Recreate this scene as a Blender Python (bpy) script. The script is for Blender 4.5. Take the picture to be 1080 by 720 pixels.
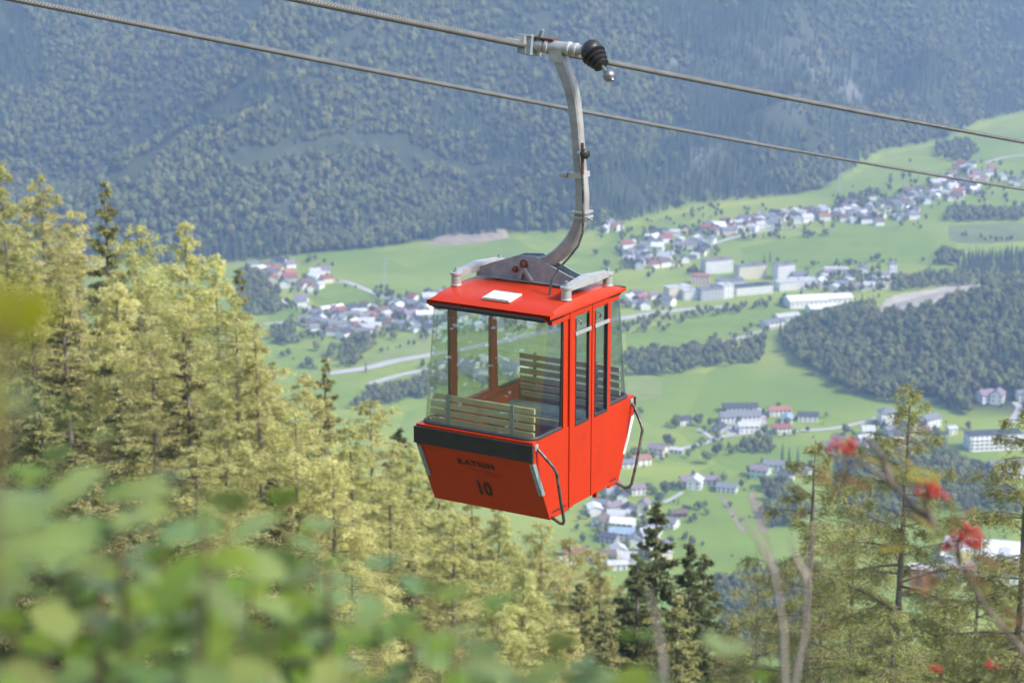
import bpy, bmesh, math, random
import numpy as np
from mathutils import Vector, Matrix, Euler

random.seed(7); np.random.seed(7)
for o in list(bpy.data.objects): bpy.data.objects.remove(o)
scene = bpy.context.scene
COL = scene.collection
R = math.radians

# ------------------------------------------------------------------ camera
F, PW, PH = 2300.0, 1080, 720            # focal length in pixels of the 1080 px wide frame
PITCH = R(14)
cam = bpy.data.cameras.new('camera'); cam_o = bpy.data.objects.new('camera', cam); COL.objects.link(cam_o)
cam.sensor_width = 36; cam.lens = 36 * F / PW
cam_o.location = (0, 0, 0); cam_o.rotation_euler = (R(90) - PITCH, 0, 0)
cam.clip_start = .05; cam.clip_end = 20000
cam.dof.use_dof = True; cam.dof.focus_distance = 19.6; cam.dof.aperture_fstop = 3.0
scene.camera = cam_o

# ------------------------------------------------------------------ sky, sun, exposure
SUN_EL, SUN_AZ = R(45), R(63)            # azimuth measured from behind the camera towards its right
sd = Vector((math.sin(SUN_AZ) * math.cos(SUN_EL), -math.cos(SUN_AZ) * math.cos(SUN_EL), math.sin(SUN_EL)))
world = bpy.data.worlds.new('World'); scene.world = world; world.use_nodes = True
wn = world.node_tree; bg = wn.nodes['Background']
sky = wn.nodes.new('ShaderNodeTexSky'); sky.sky_type = 'NISHITA'; sky.sun_disc = False
sky.sun_elevation = SUN_EL; sky.sun_rotation = math.atan2(sd.x, sd.y)
sky.air_density = 1.0; sky.dust_density = 2.0; sky.ozone_density = 1.0
wn.links.new(sky.outputs[0], bg.inputs[0]); bg.inputs[1].default_value = .15
sun = bpy.data.lights.new('sun', 'SUN'); sun.energy = 2.2; sun.angle = R(9); sun.color = (1, .965, .91)
sun_o = bpy.data.objects.new('sun', sun); COL.objects.link(sun_o)
sun_o.rotation_euler = sd.to_track_quat('Z', 'Y').to_euler()
vs = scene.view_settings
vs.view_transform = 'Standard'; vs.look = 'None'; vs.exposure = 1.06; vs.gamma = 1; vs.use_curve_mapping = False
cy = scene.cycles
cy.use_denoising = True; cy.max_bounces = 8; cy.diffuse_bounces = 2; cy.glossy_bounces = 3; cy.transmission_bounces = 6
cy.transparent_max_bounces = 12; cy.volume_bounces = 0; cy.caustics_reflective = False; cy.caustics_refractive = False

# ------------------------------------------------------------------ helpers
def mat(name, col, rough=.6, metal=0.0, vary=0.0, scale=5.0, col2=None, bump=0.0, bscale=None, attr=None, transl=0.0, spec=.5, objrand=0.0, dirt=None):
    m = bpy.data.materials.new(name); m.use_nodes = True
    nt = m.node_tree; b = nt.nodes['Principled BSDF']; L = nt.links.new
    b.inputs['Base Color'].default_value = (*col, 1); b.inputs['Roughness'].default_value = rough
    b.inputs['Metallic'].default_value = metal; b.inputs['Specular IOR Level'].default_value = spec
    tc = nt.nodes.new('ShaderNodeTexCoord')
    out = None
    def mix(f, a, c):
        x = nt.nodes.new('ShaderNodeMix'); x.data_type = 'RGBA'
        if isinstance(f, float): x.inputs[0].default_value = f
        else: L(f, x.inputs[0])
        for s, k in ((a, 6), (c, 7)):
            if isinstance(s, tuple): x.inputs[k].default_value = (*s[:3], 1)
            else: L(s, x.inputs[k])
        return x.outputs[2]
    cur = tuple(col)
    if vary or col2:
        n = nt.nodes.new('ShaderNodeTexNoise'); n.inputs['Scale'].default_value = scale; n.inputs['Detail'].default_value = 5
        L(tc.outputs['Object'], n.inputs['Vector'])
        rp = nt.nodes.new('ShaderNodeMapRange'); rp.inputs[1].default_value = .35; rp.inputs[2].default_value = .65
        L(n.outputs[0], rp.inputs[0])
        c2 = col2 or tuple(c * (1 - vary) for c in col)
        cur = mix(rp.outputs[0], tuple(col), tuple(c2))
    if dirt:
        n = nt.nodes.new('ShaderNodeTexNoise'); n.inputs['Scale'].default_value = dirt[1]; n.inputs['Detail'].default_value = 8; n.inputs['Roughness'].default_value = .7
        L(tc.outputs['Object'], n.inputs['Vector'])
        rp = nt.nodes.new('ShaderNodeMapRange'); rp.inputs[1].default_value = .52; rp.inputs[2].default_value = .8; rp.inputs[4].default_value = dirt[2]
        L(n.outputs[0], rp.inputs[0])
        cur = mix(rp.outputs[0], cur, tuple(dirt[0]))
    if attr:      # (attribute, second colour)
        a = nt.nodes.new('ShaderNodeAttribute'); a.attribute_name = attr[0]
        cur = mix(a.outputs['Fac'], cur, tuple(attr[1]))
    if objrand:
        oi = nt.nodes.new('ShaderNodeObjectInfo')
        hs = nt.nodes.new('ShaderNodeHueSaturation')
        mr = nt.nodes.new('ShaderNodeMapRange'); mr.inputs[3].default_value = 1 - objrand; mr.inputs[4].default_value = 1 + objrand
        L(oi.outputs['Random'], mr.inputs[0]); L(mr.outputs[0], hs.inputs['Value'])
        mh = nt.nodes.new('ShaderNodeMath'); mh.operation = 'MULTIPLY'; mh.inputs[1].default_value = 7.31
        fr = nt.nodes.new('ShaderNodeMath'); fr.operation = 'FRACT'
        L(oi.outputs['Random'], mh.inputs[0]); L(mh.outputs[0], fr.inputs[0])
        m2 = nt.nodes.new('ShaderNodeMapRange'); m2.inputs[3].default_value = .5 - objrand * .13; m2.inputs[4].default_value = .5 + objrand * .06
        L(fr.outputs[0], m2.inputs[0]); L(m2.outputs[0], hs.inputs['Hue'])
        if isinstance(cur, tuple): hs.inputs['Color'].default_value = (*cur[:3], 1)
        else: L(cur, hs.inputs['Color'])
        cur = hs.outputs[0]
    if not isinstance(cur, tuple): L(cur, b.inputs['Base Color'])
    if bump:
        n = nt.nodes.new('ShaderNodeTexNoise'); n.inputs['Scale'].default_value = bscale or scale; n.inputs['Detail'].default_value = 4
        L(tc.outputs['Object'], n.inputs['Vector'])
        bp = nt.nodes.new('ShaderNodeBump'); bp.inputs['Strength'].default_value = bump; bp.inputs['Distance'].default_value = .02
        L(n.outputs[0], bp.inputs['Height']); L(bp.outputs[0], b.inputs['Normal'])
    if transl:
        t = nt.nodes.new('ShaderNodeBsdfTranslucent'); ms = nt.nodes.new('ShaderNodeMixShader'); ms.inputs[0].default_value = transl
        if isinstance(cur, tuple): t.inputs[0].default_value = (*cur[:3], 1)
        else: L(cur, t.inputs[0])
        o = nt.nodes['Material Output']
        L(b.outputs[0], ms.inputs[1]); L(t.outputs[0], ms.inputs[2]); L(ms.outputs[0], o.inputs[0])
    return m

class MB:
    def __init__(s): s.v = []; s.f = []; s.t = []
    def add(s, v, f):
        b = len(s.v); s.v += [tuple(p) for p in v]; s.f += [tuple(i + b for i in q) for q in f]; return s
    def box(s, c, d, M=None):
        x, y, z = (k / 2 for k in d)
        p = [Vector((i * x, j * y, k * z)) for k in (-1, 1) for j in (-1, 1) for i in (-1, 1)]
        if M: p = [M @ q for q in p]
        return s.add([q + Vector(c) for q in p], [(0, 2, 3, 1), (4, 5, 7, 6), (0, 1, 5, 4), (2, 6, 7, 3), (0, 4, 6, 2), (1, 3, 7, 5)])
    def prism(s, poly, axis, a, b):          # poly in the two other axes, extruded along axis from a to b
        def P(q, t):
            q = list(q); q.insert(axis, t); return q
        n = len(poly)
        f = [tuple(range(n)), tuple(range(2 * n - 1, n - 1, -1))] + [(i, i + n, (i + 1) % n + n, (i + 1) % n) for i in range(n)]
        return s.add([P(q, a) for q in poly] + [P(q, b) for q in poly], f)
    def tube(s, path, r, n=8, cap=True, prof=None, up=(0, 1, 0), closed=False):
        path = [Vector(p) for p in path]; m = len(path)
        rr = r if hasattr(r, '__len__') else [r] * m
        v = []; U = Vector(up)
        for i, p in enumerate(path):
            if closed: t = path[(i + 1) % m] - path[i - 1]
            else: t = path[min(i + 1, m - 1)] - path[max(i - 1, 0)]
            t.normalize(); a = t.cross(U)
            if a.length < 1e-3: a = t.cross(Vector((1, 0, .3)))
            a.normalize(); b = a.cross(t)
            for k in range(n):
                if prof: q = a * prof[k][0] * rr[i] + b * prof[k][1] * rr[i]
                else:
                    an = 2 * math.pi * k / n; q = (a * math.cos(an) + b * math.sin(an)) * rr[i]
                v.append(p + q)
        f = []
        for i in range(m if closed else m - 1):
            j = (i + 1) % m
            f += [(i * n + k, i * n + (k + 1) % n, j * n + (k + 1) % n, j * n + k) for k in range(n)]
        if cap and not closed: f += [tuple(range(n - 1, -1, -1)), tuple((m - 1) * n + k for k in range(n))]
        return s.add(v, f)
    def lathe(s, o, ax, prof, n=12):         # prof: list of (distance along ax, radius)
        ax = Vector(ax).normalized(); o = Vector(o)
        return s.tube([o + ax * t for t, _ in prof], [r for _, r in prof], n, up=(0.13, .31, .94) if abs(ax.z) < .9 else (0, 1, 0))
    def mesh(s, name, m=None, smooth=None):
        me = bpy.data.meshes.new(name); me.from_pydata([tuple(p) for p in s.v], [], s.f); me.update()
        if smooth is not None:
            for p in me.polygons: p.use_smooth = True
            me.set_sharp_from_angle(angle=R(smooth))
        if m: me.materials.append(m)
        return me
    def build(s, name, m, parent=None, smooth=None): return link(name, s.mesh(name, m, smooth), parent)

def link(name, me, parent=None, loc=None, rot=None, scale=None):
    o = bpy.data.objects.new(name, me); COL.objects.link(o); o.parent = parent
    if loc is not None: o.location = loc
    if rot is not None: o.rotation_euler = rot
    if scale is not None: o.scale = (scale,) * 3 if not hasattr(scale, '__len__') else scale
    return o
def tag(o, label=None, cat=None, group=None, kind=None):
    if label: o['label'] = label
    if cat: o['category'] = cat
    if group: o['group'] = group
    if kind: o['kind'] = kind
    return o
def empty(name, loc=(0, 0, 0), rz=0.0, scale=None):
    o = link(name, None, None, loc, (0, 0, rz), scale); o.empty_display_size = .2; return o
def qmesh(name, V, Q, m, tint=None, smooth=False):
    """mesh from numpy arrays: V (n,3), Q (k,3 or 4); tint = one value per face"""
    me = bpy.data.meshes.new(name); k, w = Q.shape
    me.vertices.add(len(V)); me.vertices.foreach_set('co', np.ascontiguousarray(V, dtype=np.float32).ravel())
    me.loops.add(k * w); me.loops.foreach_set('vertex_index', np.ascontiguousarray(Q, dtype=np.int32).ravel())
    me.polygons.add(k); me.polygons.foreach_set('loop_start', np.arange(0, k * w, w, dtype=np.int32))
    me.polygons.foreach_set('loop_total', np.full(k, w, dtype=np.int32))
    if smooth: me.polygons.foreach_set('use_smooth', np.ones(k, dtype=bool))
    me.update(calc_edges=True); me.validate()
    if tint is not None:
        a = me.attributes.new('tint', 'FLOAT', 'FACE'); a.data.foreach_set('value', np.asarray(tint, dtype=np.float32))
    if m: me.materials.append(m)
    return me

CP, SP = math.cos(PITCH), math.sin(PITCH)
def ray(u, v):
    a = (u - PW / 2) / F; b = (PH / 2 - v) / F
    return np.array([a, CP + b * SP, -SP + b * CP])
def proj(p):
    d = p[1] * CP - p[2] * SP
    return PW / 2 + F * p[0] / d, PH / 2 - F * (p[2] * CP + p[1] * SP) / d, d

# value noise for the terrain
def vnoise(x, y, seed=0):
    x = np.asarray(x, float); y = np.asarray(y, float)
    xi = np.floor(x); yi = np.floor(y); fx = x - xi; fy = y - yi
    fx = fx * fx * (3 - 2 * fx); fy = fy * fy * (3 - 2 * fy)
    def hsh(a, b):
        t = np.sin(a * 127.1 + b * 311.7 + seed * 74.7) * 43758.5453; return t - np.floor(t)
    return (hsh(xi, yi) * (1 - fx) + hsh(xi + 1, yi) * fx) * (1 - fy) + (hsh(xi, yi + 1) * (1 - fx) + hsh(xi + 1, yi + 1) * fx) * fy
def fbm(x, y, seed=0, n=4):
    return sum(vnoise(x * 2 ** i, y * 2 ** i, seed + i) / 2 ** (i + 1) for i in range(n))

# ------------------------------------------------------------------ terrain
VALLEY = -520.0
def onplane(u, v, z=VALLEY):
    d = ray(u, v); t = z / d[2]; return d[0] * t, d[1] * t
_foot = [(-900, 300), (-200, 290), (0, 286), (250, 279), (330, 268), (400, 262), (470, 253), (540, 250), (620, 249), (655, 240), (700, 227), (760, 217),
         (830, 208), (870, 200), (900, 180), (925, 163), (960, 156), (1000, 150), (1030, 132), (1080, 119), (1250, 112), (1700, 104)]
_fp = sorted(onplane(u, v) for u, v in _foot)
FX = np.array([p[0] for p in _fp]); FY = np.array([p[1] for p in _fp])
def foot(x): return np.interp(x, FX, FY)
_a = onplane(45, 275); _b = onplane(250, 20, -275); _l = math.hypot(_b[0] - _a[0], _b[1] - _a[1])
SPUR = (_a[0], _a[1], -(_b[1] - _a[1]) / _l, -(_b[0] - _a[0]) / _l)
def mountain(x, y):
    d = y - foot(x) + 25 * (fbm(x / 120, y / 500, 3) - .5)
    q = fbm(x / 420 - y / 560, y / 1500, 12, 3); rid = (1 - np.abs(2 * q - 1) * 2.2) * 125 - 70 + (fbm(x / 90 - y / 200, y / 300, 5) - .5) * 72
    sp = (x - SPUR[0]) * SPUR[2] - (y - SPUR[1]) * SPUR[3]          # metres to the west of the long spur
    rid = rid - 150 * np.clip(sp / 90, 0, 1) * np.clip((700 - sp) / 500, 0, 1) + 45 * np.exp(-(sp / 60) ** 2)
    z = .48 * d + np.clip(d / 150, 0, 1) * rid + 40 * np.clip((d - 180) / 300, 0, 1)
    return np.where(d > 0, np.minimum(VALLEY + np.maximum(z, .02 * d), 25 + 3 * fbm(x / 90, y / 90, 2)), VALLEY - 5)
def hill(x, y):
    cx = np.clip(x, 470, 1400); dx = (cx - x) / 260; dy = (y - 2065 - .06 * (x - 400)) / np.where(y < 2065 + .06 * (x - 400), 345, 170)
    r = np.sqrt(dx * dx + dy * dy); s = np.clip(1 - r, 0, 1)
    return 54 * s * s * (3 - 2 * s) * (.9 + .25 * fbm(x / 120, y / 120, 8))
def flank(x, y):
    xc = np.clip(x, -75, 70); yc = np.clip(y, 0, 160)
    f = -1.7 - .5 * np.clip(y, -60, 150) - .85 * np.clip(y - 150, 0, None) - .6 * xc * yc / 130
    return f + np.clip(yc / 25, 0, 1) * 2.5 * (fbm(x / 14, y / 14, 21) - .5)
def H(x, y):
    x = np.asarray(x, float); y = np.asarray(y, float)
    a = flank(x, y); k = 25.0
    dlt = np.clip((a - VALLEY) / k, -40, 40)
    base = VALLEY + k * np.log1p(np.exp(dlt)) * np.where(dlt > 12, 0, 1) + np.where(dlt > 12, a - VALLEY, 0)
    base = np.where(dlt < -6, VALLEY, base)
    return np.where(y > 1500, np.maximum(base, mountain(x, y)), base) + np.where(y > 1300, hill(x, y), 0)
def ground(u, v, far=True):
    d = ray(u, v); t = np.linspace(900, 6000, 700) if far else np.linspace(1, 900, 900)
    g = d[2] * t - H(d[0] * t, d[1] * t)
    i = int(np.argmax(g < 0)); t0, t1 = t[i - 1], t[i]
    for _ in range(25):
        m = (t0 + t1) / 2
        if d[2] * m - float(H(d[0] * m, d[1] * m)) < 0: t1 = m
        else: t0 = m
    return float(d[0] * t1), float(d[1] * t1), float(H(d[0] * t1, d[1] * t1))

def inpoly(px, py, poly):
    c = np.zeros(np.shape(px), bool); n = len(poly)
    for i in range(n):
        (x1, y1), (x2, y2) = poly[i], poly[i - 1]
        if y1 == y2: continue
        c ^= ((y1 > py) != (y2 > py)) & (px < (x2 - x1) * (py - y1) / (y2 - y1) + x1)
    return c

ys = np.concatenate([np.arange(-55, 0, 6), np.arange(0, 200, 4), np.arange(200, 760, 16), np.arange(760, 1500, 40), np.arange(1500, 4400, 14), np.arange(4400, 5600, 60)])
ss = np.linspace(-1, 1, 221); ss = np.sign(ss) * np.abs(ss) ** 1.25
gy, gs = np.meshgrid(ys, ss, indexing='ij')
gx = gs * (90 + np.maximum(gy, 0) * .5)
gz = H(gx, gy)
ny, nx = gx.shape
V = np.stack([gx, gy, gz], -1).reshape(-1, 3)
ii = (np.arange(ny - 1)[:, None] * nx + np.arange(nx - 1)[None]).ravel()
Q = np.stack([ii, ii + 1, ii + nx + 1, ii + nx], -1)

gm = bpy.data.materials.new('ground'); gm.use_nodes = True
nt = gm.node_tree; B = nt.nodes['Principled BSDF']; B.inputs['Roughness'].default_value = .9; B.inputs['Specular IOR Level'].default_value = .15
def node(t, **k):
    n = nt.nodes.new(t)
    for a, b in k.items(): setattr(n, a, b)
    return n
tc = node('ShaderNodeTexCoord')
def noise(sc, det=4, rough=.5):
    n = node('ShaderNodeTexNoise'); n.inputs['Scale'].default_value = sc; n.inputs['Detail'].default_value = det; n.inputs['Roughness'].default_value = rough
    nt.links.new(tc.outputs['Object'], n.inputs['Vector']); return n.outputs[0]
def rng(s, a, b):
    n = node('ShaderNodeMapRange'); n.inputs[1].default_value = a; n.inputs[2].default_value = b; nt.links.new(s, n.inputs[0]); return n.outputs[0]
def mixc(f, a, b):
    x = node('ShaderNodeMix', data_type='RGBA')
    if isinstance(f, float): x.inputs[0].default_value = f
    else: nt.links.new(f, x.inputs[0])
    for s_, k in ((a, 6), (b, 7)):
        if isinstance(s_, tuple): x.inputs[k].default_value = (*s_, 1)
        else: nt.links.new(s_, x.inputs[k])
    return x.outputs[2]
vo = node('ShaderNodeTexVoronoi'); vo.inputs['Scale'].default_value = .0075
mp = node('ShaderNodeMapping'); mp.inputs['Scale'].default_value = (1, .55, 0); mp.inputs['Rotation'].default_value = (0, 0, .35)
nt.links.new(tc.outputs['Object'], mp.inputs[0]); nt.links.new(mp.outputs[0], vo.inputs['Vector'])
sepc = node('ShaderNodeSeparateColor'); nt.links.new(vo.outputs['Color'], sepc.inputs[0])
MEADOW = mixc(sepc.outputs[0], (.175, .25, .034), (.29, .335, .05))
MEADOW = mixc(rng(noise(.02, 6, .6), .4, .68), MEADOW, (.165, .245, .04))
MEADOW = mixc(rng(noise(.005, 3), .5, .72), MEADOW, (.30, .345, .065))
WOOD = mixc(rng(noise(.05, 5), .35, .65), (.035, .05, .022), (.06, .07, .035))
ROCK = mixc(rng(noise(.06, 6, .7), .35, .65), (.24, .235, .21), (.13, .145, .11))
SLOPE = mixc(rng(noise(.35, 6, .65), .35, .65), (.10, .12, .045), (.20, .19, .09))
za = node('ShaderNodeAttribute', attribute_name='zone'); zs = node('ShaderNodeSeparateColor'); nt.links.new(za.outputs['Color'], zs.inputs[0])
c_ = mixc(zs.outputs[0], MEADOW, WOOD); c_ = mixc(zs.outputs[1], c_, ROCK); c_ = mixc(zs.outputs[2], c_, SLOPE)
nt.links.new(c_, B.inputs['Base Color'])
bp = node('ShaderNodeBump'); bp.inputs['Strength'].default_value = .4; bp.inputs['Distance'].default_value = .5
nt.links.new(noise(.4, 6), bp.inputs['Height']); nt.links.new(bp.outputs[0], B.inputs['Normal'])

dm = gy - foot(gx); hh = np.where(gy > 1300, hill(gx, gy), 0)
ROCKS = [(845, 75, 62, 40), (905, 95, 40, 26), (735, 150, 22, 26), (305, 190, 22, 20), (700, 60, 26, 18)]
pu = PW / 2 + F * gx / (gy * CP - gz * SP); pv = PH / 2 - F * (gz * CP + gy * SP) / (gy * CP - gz * SP)
def rockmask(u, v):
    r = np.zeros(np.shape(u))
    for a, b, c, d in ROCKS: r = np.maximum(r, np.exp(-((u - a) / c) ** 2 - ((v - b) / d) ** 2))
    return r
# zones are kinds of ground: wood floor, bare rock, the near mountain flank
wood = np.clip(dm / 20, 0, 1) * (gy > 1500); wood = np.maximum(wood, np.clip((hh - 5) / 4, 0, 1))
rockw = rockmask(pu, pv) * (gy > 1500) * np.clip(fbm(gx / 22, gy / 22, 31) * 3 - .9, 0, 1) * (dm > 40)
near = np.clip((gz - VALLEY - 15) / 40, 0, 1) * (gy < 1300)
me = qmesh('terrain', V, Q, gm, smooth=True)
ca = me.attributes.new('zone', 'FLOAT_COLOR', 'POINT')
ca.data.foreach_set('color', np.stack([wood.ravel(), rockw.ravel(), near.ravel(), np.ones(V.shape[0])], -1).astype(np.float32).ravel())
tag(link('terrain', me), kind='structure')

# meadows of other colours, bare ground, roads
def smooth_path(pts, n=8):
    P = [np.array(p[:2]) for p in pts]; P = [2 * P[0] - P[1]] + P + [2 * P[-1] - P[-2]]; out = []
    for i in range(1, len(P) - 2):
        for k in range(n):
            t = k / n
            out.append(.5 * (2 * P[i] + (P[i + 1] - P[i - 1]) * t + (2 * P[i - 1] - 5 * P[i] + 4 * P[i + 1] - P[i + 2]) * t * t + (3 * P[i] - P[i - 1] - 3 * P[i + 1] + P[i + 2]) * t ** 3))
    out.append(P[-2]); return out
def road(name, px, w, m, lift=.35):
    pts = smooth_path([ground(u, v) for u, v in px]); vs_ = []; n = len(pts)
    for i, p in enumerate(pts):
        t = pts[min(i + 1, n - 1)] - pts[max(i - 1, 0)]; t = t / np.linalg.norm(t); nn = np.array([-t[1], t[0]])
        for s in (-1, 1):
            q = p + nn * s * w / 2; vs_.append((q[0], q[1], float(H(*q)) + lift))
    return tag(MB().add(vs_, [(2 * i, 2 * i + 1, 2 * i + 3, 2 * i + 2) for i in range(n - 1)]).build(name, m), kind='structure')
def patch(name, px, m, lift=.2):
    P = [ground(u, v) for u, v in px]; Pw = smooth_path(P + [P[0]], 5)[:-1]
    bm = bmesh.new(); f = bm.faces.new([bm.verts.new((p[0], p[1], float(H(*p)) + lift)) for p in Pw])
    bmesh.ops.triangulate(bm, faces=[f])
    me = bpy.data.meshes.new(name); bm.to_mesh(me); bm.free(); me.materials.append(m)
    return tag(link(name, me), kind='structure')
def drape(name, px, m, lift=.5, st=5.0):
    P = [ground(u, v)[:2] for u, v in px]; P = [tuple(p) for p in smooth_path(P + [P[0]], 5)[:-1]]
    xs = np.arange(min(p[0] for p in P), max(p[0] for p in P) + st, st); y2 = np.arange(min(p[1] for p in P), max(p[1] for p in P) + st, st)
    X, Y = np.meshgrid(xs, y2, indexing='ij'); ok = inpoly(X, Y, P); Z = H(X, Y) + lift
    n = len(y2); Vv = np.stack([X, Y, Z], -1).reshape(-1, 3); f = []
    for i in range(len(xs) - 1):
        for j in range(n - 1):
            if ok[i, j] or ok[i + 1, j + 1]: f.append((i * n + j, (i + 1) * n + j, (i + 1) * n + j + 1, i * n + j + 1))
    return tag(link(name, qmesh(name, Vv, np.array(f), m)), kind='structure')
M = {}
M['meadow_y'] = mat('mown_meadow', (.26, .31, .085), .9, vary=.2, scale=.03, spec=.1)
M['meadow_g'] = mat('lush_meadow', (.20, .28, .04), .9, vary=.15, scale=.03, spec=.1)
M['meadow_o'] = mat('olive_meadow', (.19, .23, .085), .9, vary=.2, scale=.03, spec=.1)
M['bare'] = mat('bare_earth', (.36, .30, .22), .95, vary=.25, scale=.05, spec=.1)
M['sand'] = mat('gravel_bank', (.52, .46, .36), .95, vary=.25, scale=.08, spec=.1)
M['road'] = mat('pale_road', (.48, .46, .43), .9, vary=.12, scale=.1, spec=.1)
M['track'] = mat('earth_track', (.33, .27, .18), .95, vary=.3, scale=.15, spec=.1)
M['yard'] = mat('gravel_yard', (.46, .43, .38), .95, vary=.15, scale=.1, spec=.1)
patch('meadow', [(382, 379), (420, 360), (458, 352), (458, 372), (420, 381), (390, 391)], M['meadow_y'])
patch('meadow', [(662, 400), (690, 397), (698, 416), (664, 424)], M['meadow_y'])
patch('meadow', [(345, 300), (372, 301), (408, 318), (370, 326), (330, 318)], M['meadow_g'])
patch('meadow', [(283, 326), (312, 323), (330, 333), (300, 338), (284, 337)], M['meadow_g'])
patch('meadow', [(660, 352), (740, 333), (812, 323), (826, 329), (760, 356), (672, 370)], M['meadow_g'])
patch('meadow', [(780, 262), (860, 246), (960, 243), (985, 262), (900, 279), (800, 279)], M['meadow_g'])
patch('meadow', [(1000, 238), (1078, 236), (1090, 252), (1010, 256)], M['meadow_o'])
patch('meadow', [(700, 540), (780, 515), (790, 540), (800, 590), (720, 600)], M['meadow_g'])
patch('field', [(445, 258), (475, 246), (540, 243), (530, 252), (480, 259)], M['bare'])
drape('gravel_bank', [(918, 330), (935, 317), (975, 307), (1030, 302), (1034, 308), (1000, 316), (950, 328)], M['sand'])
patch('farm_yard', [(765, 450), (790, 432), (805, 432), (808, 446), (795, 456), (770, 460)], M['yard'])
for w, m, px in [
    (7, 'road', [(279, 342), (297, 340), (315, 341), (328, 344), (343, 353)]), (8, 'road', [(349, 296), (367, 298), (387, 306), (414, 316.5)]),
    (9, 'road', [(313, 317), (326, 326), (337, 334)]), (13, 'road', [(346, 394), (387, 388), (418, 380.5), (453, 374.5), (500, 366), (580, 349), (655, 336), (709, 328), (764, 324)]),
    (9, 'road', [(390, 405), (420, 396), (455, 389)]),
    (8, 'road', [(704, 279), (696, 273), (702, 267), (718, 264)]), (8, 'road', [(718, 282), (700, 278), (690, 274)]),
    (8, 'road', [(746, 259), (776, 250), (809, 243), (842, 239)]), (8, 'road', [(745, 363), (775, 358), (803, 349.5), (830, 344)]),
    (6, 'road', [(690, 482), (713, 474.5), (744, 467), (764, 460), (796, 456.7), (840, 454.4), (880, 451.6), (925, 441)]),
    (5, 'road', [(735, 453), (744, 457), (752, 463)]), (5, 'road', [(633, 530), (638, 521), (644, 512)]), (4.5, 'road', [(664, 534), (672, 539), (680, 547)]),
    (4, 'road', [(700, 530), (710, 525), (720, 519)]), (5, 'track', [(793, 520), (797, 535), (805, 562)]), (4, 'track', [(762, 524), (770, 538), (785, 562)]),
    (6, 'road', [(1064, 448), (1070, 440), (1075, 430), (1070, 424)]), (8, 'road', [(1040, 172), (1060, 166), (1085, 163)]), (7, 'road', [(1040, 305), (1085, 300)])]:
    road('track' if m == 'track' else 'road', px, w, M[m])

# ------------------------------------------------------------------ haze
M_haze = bpy.data.materials.new('haze'); M_haze.use_nodes = True
hn = M_haze.node_tree; hn.nodes.remove(hn.nodes['Principled BSDF'])
pvn = hn.nodes.new('ShaderNodeVolumePrincipled'); pvn.inputs['Color'].default_value = (.44, .64, 1, 1); pvn.inputs['Density'].default_value = 1.5e-4
pvn.inputs['Anisotropy'].default_value = .1
hn.links.new(pvn.outputs[0], hn.nodes['Material Output'].inputs['Volume'])
hz = MB().box((0, 2780, -231), (6400, 5840, 582)).build('haze', M_haze); tag(hz, 'pale blue haze filling the air of the valley', 'haze', kind='stuff')

# ------------------------------------------------------------------ far trees: meshes
FOL = dict(
    broad=mat('broadleaf_foliage', (.105, .13, .045), .8, attr=('tint', (.18, .185, .06)), objrand=.36, spec=.15),
    conif=mat('conifer_foliage', (.036, .062, .03), .85, attr=('tint', (.075, .105, .042)), objrand=.35, spec=.15),
    bark=mat('far_bark', (.09, .07, .055), .9, spec=.1))
def ico(sub):
    bm = bmesh.new(); bmesh.ops.create_icosphere(bm, subdivisions=sub, radius=1)
    v = np.array([p.co[:] for p in bm.verts]); f = np.array([[q.index for q in p.verts] for p in bm.faces]); bm.free(); return v, f
def leafquads(c, n_, size, rs):
    """random small quads round the points c, facing roughly n_"""
    k = len(c); a = np.cross(n_, rs.normal(size=(k, 3))); a /= np.linalg.norm(a, axis=1)[:, None] + 1e-9
    b = np.cross(n_, a); b /= np.linalg.norm(b, axis=1)[:, None] + 1e-9
    s = size * rs.uniform(.6, 1.3, (k, 1))
    V = np.stack([c - a * s, c - b * s * .6, c + a * s, c + b * s * .6], 1).reshape(-1, 3)
    return V, np.arange(4 * k).reshape(k, 4)
def broad_crown(seed, Hh=15.0, Rr=5.0, n=420, size=.75):
    rs = np.random.RandomState(seed); lob = [(0, 0, Hh * .58, Rr * .8, Hh * .36)]
    for k in range(7):
        a = k * 2.4 + rs.uniform(0, 1); q = rs.uniform(.35, .62) * Rr
        lob.append((q * math.cos(a), q * math.sin(a), Hh * rs.uniform(.38, .82), Rr * rs.uniform(.38, .58), Hh * rs.uniform(.15, .22)))
    Vs, Qs, T = [], [], []; off = 0
    iv, jf = ico(1)
    for x, y, z, r, h in lob:
        v = iv * (1 + .25 * rs.normal(size=(len(iv), 1))) * np.array([r * .84, r * .84, h * .84]) + [x, y, z]
        Vs.append(v); Qs.append(np.concatenate([jf, jf[:, :1]], 1) + off); T.append(np.full(len(jf), .15)); off += len(v)
        k = int(n * (.24 if r > Rr * .7 else .11)); d = rs.normal(size=(k, 3)); d /= np.linalg.norm(d, axis=1)[:, None]
        c = d * np.array([r, r, h]) * rs.uniform(.82, 1.1, (k, 1)) + [x, y, z]
        nn = d + .7 * rs.normal(size=(k, 3)); v, q = leafquads(c, nn, size, rs)
        Vs.append(v); Qs.append(q + off); T.append(np.clip(rs.normal(.5, .3, k), 0, 1)); off += len(v)
    return np.concatenate(Vs), np.concatenate(Qs), np.concatenate(T)
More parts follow.
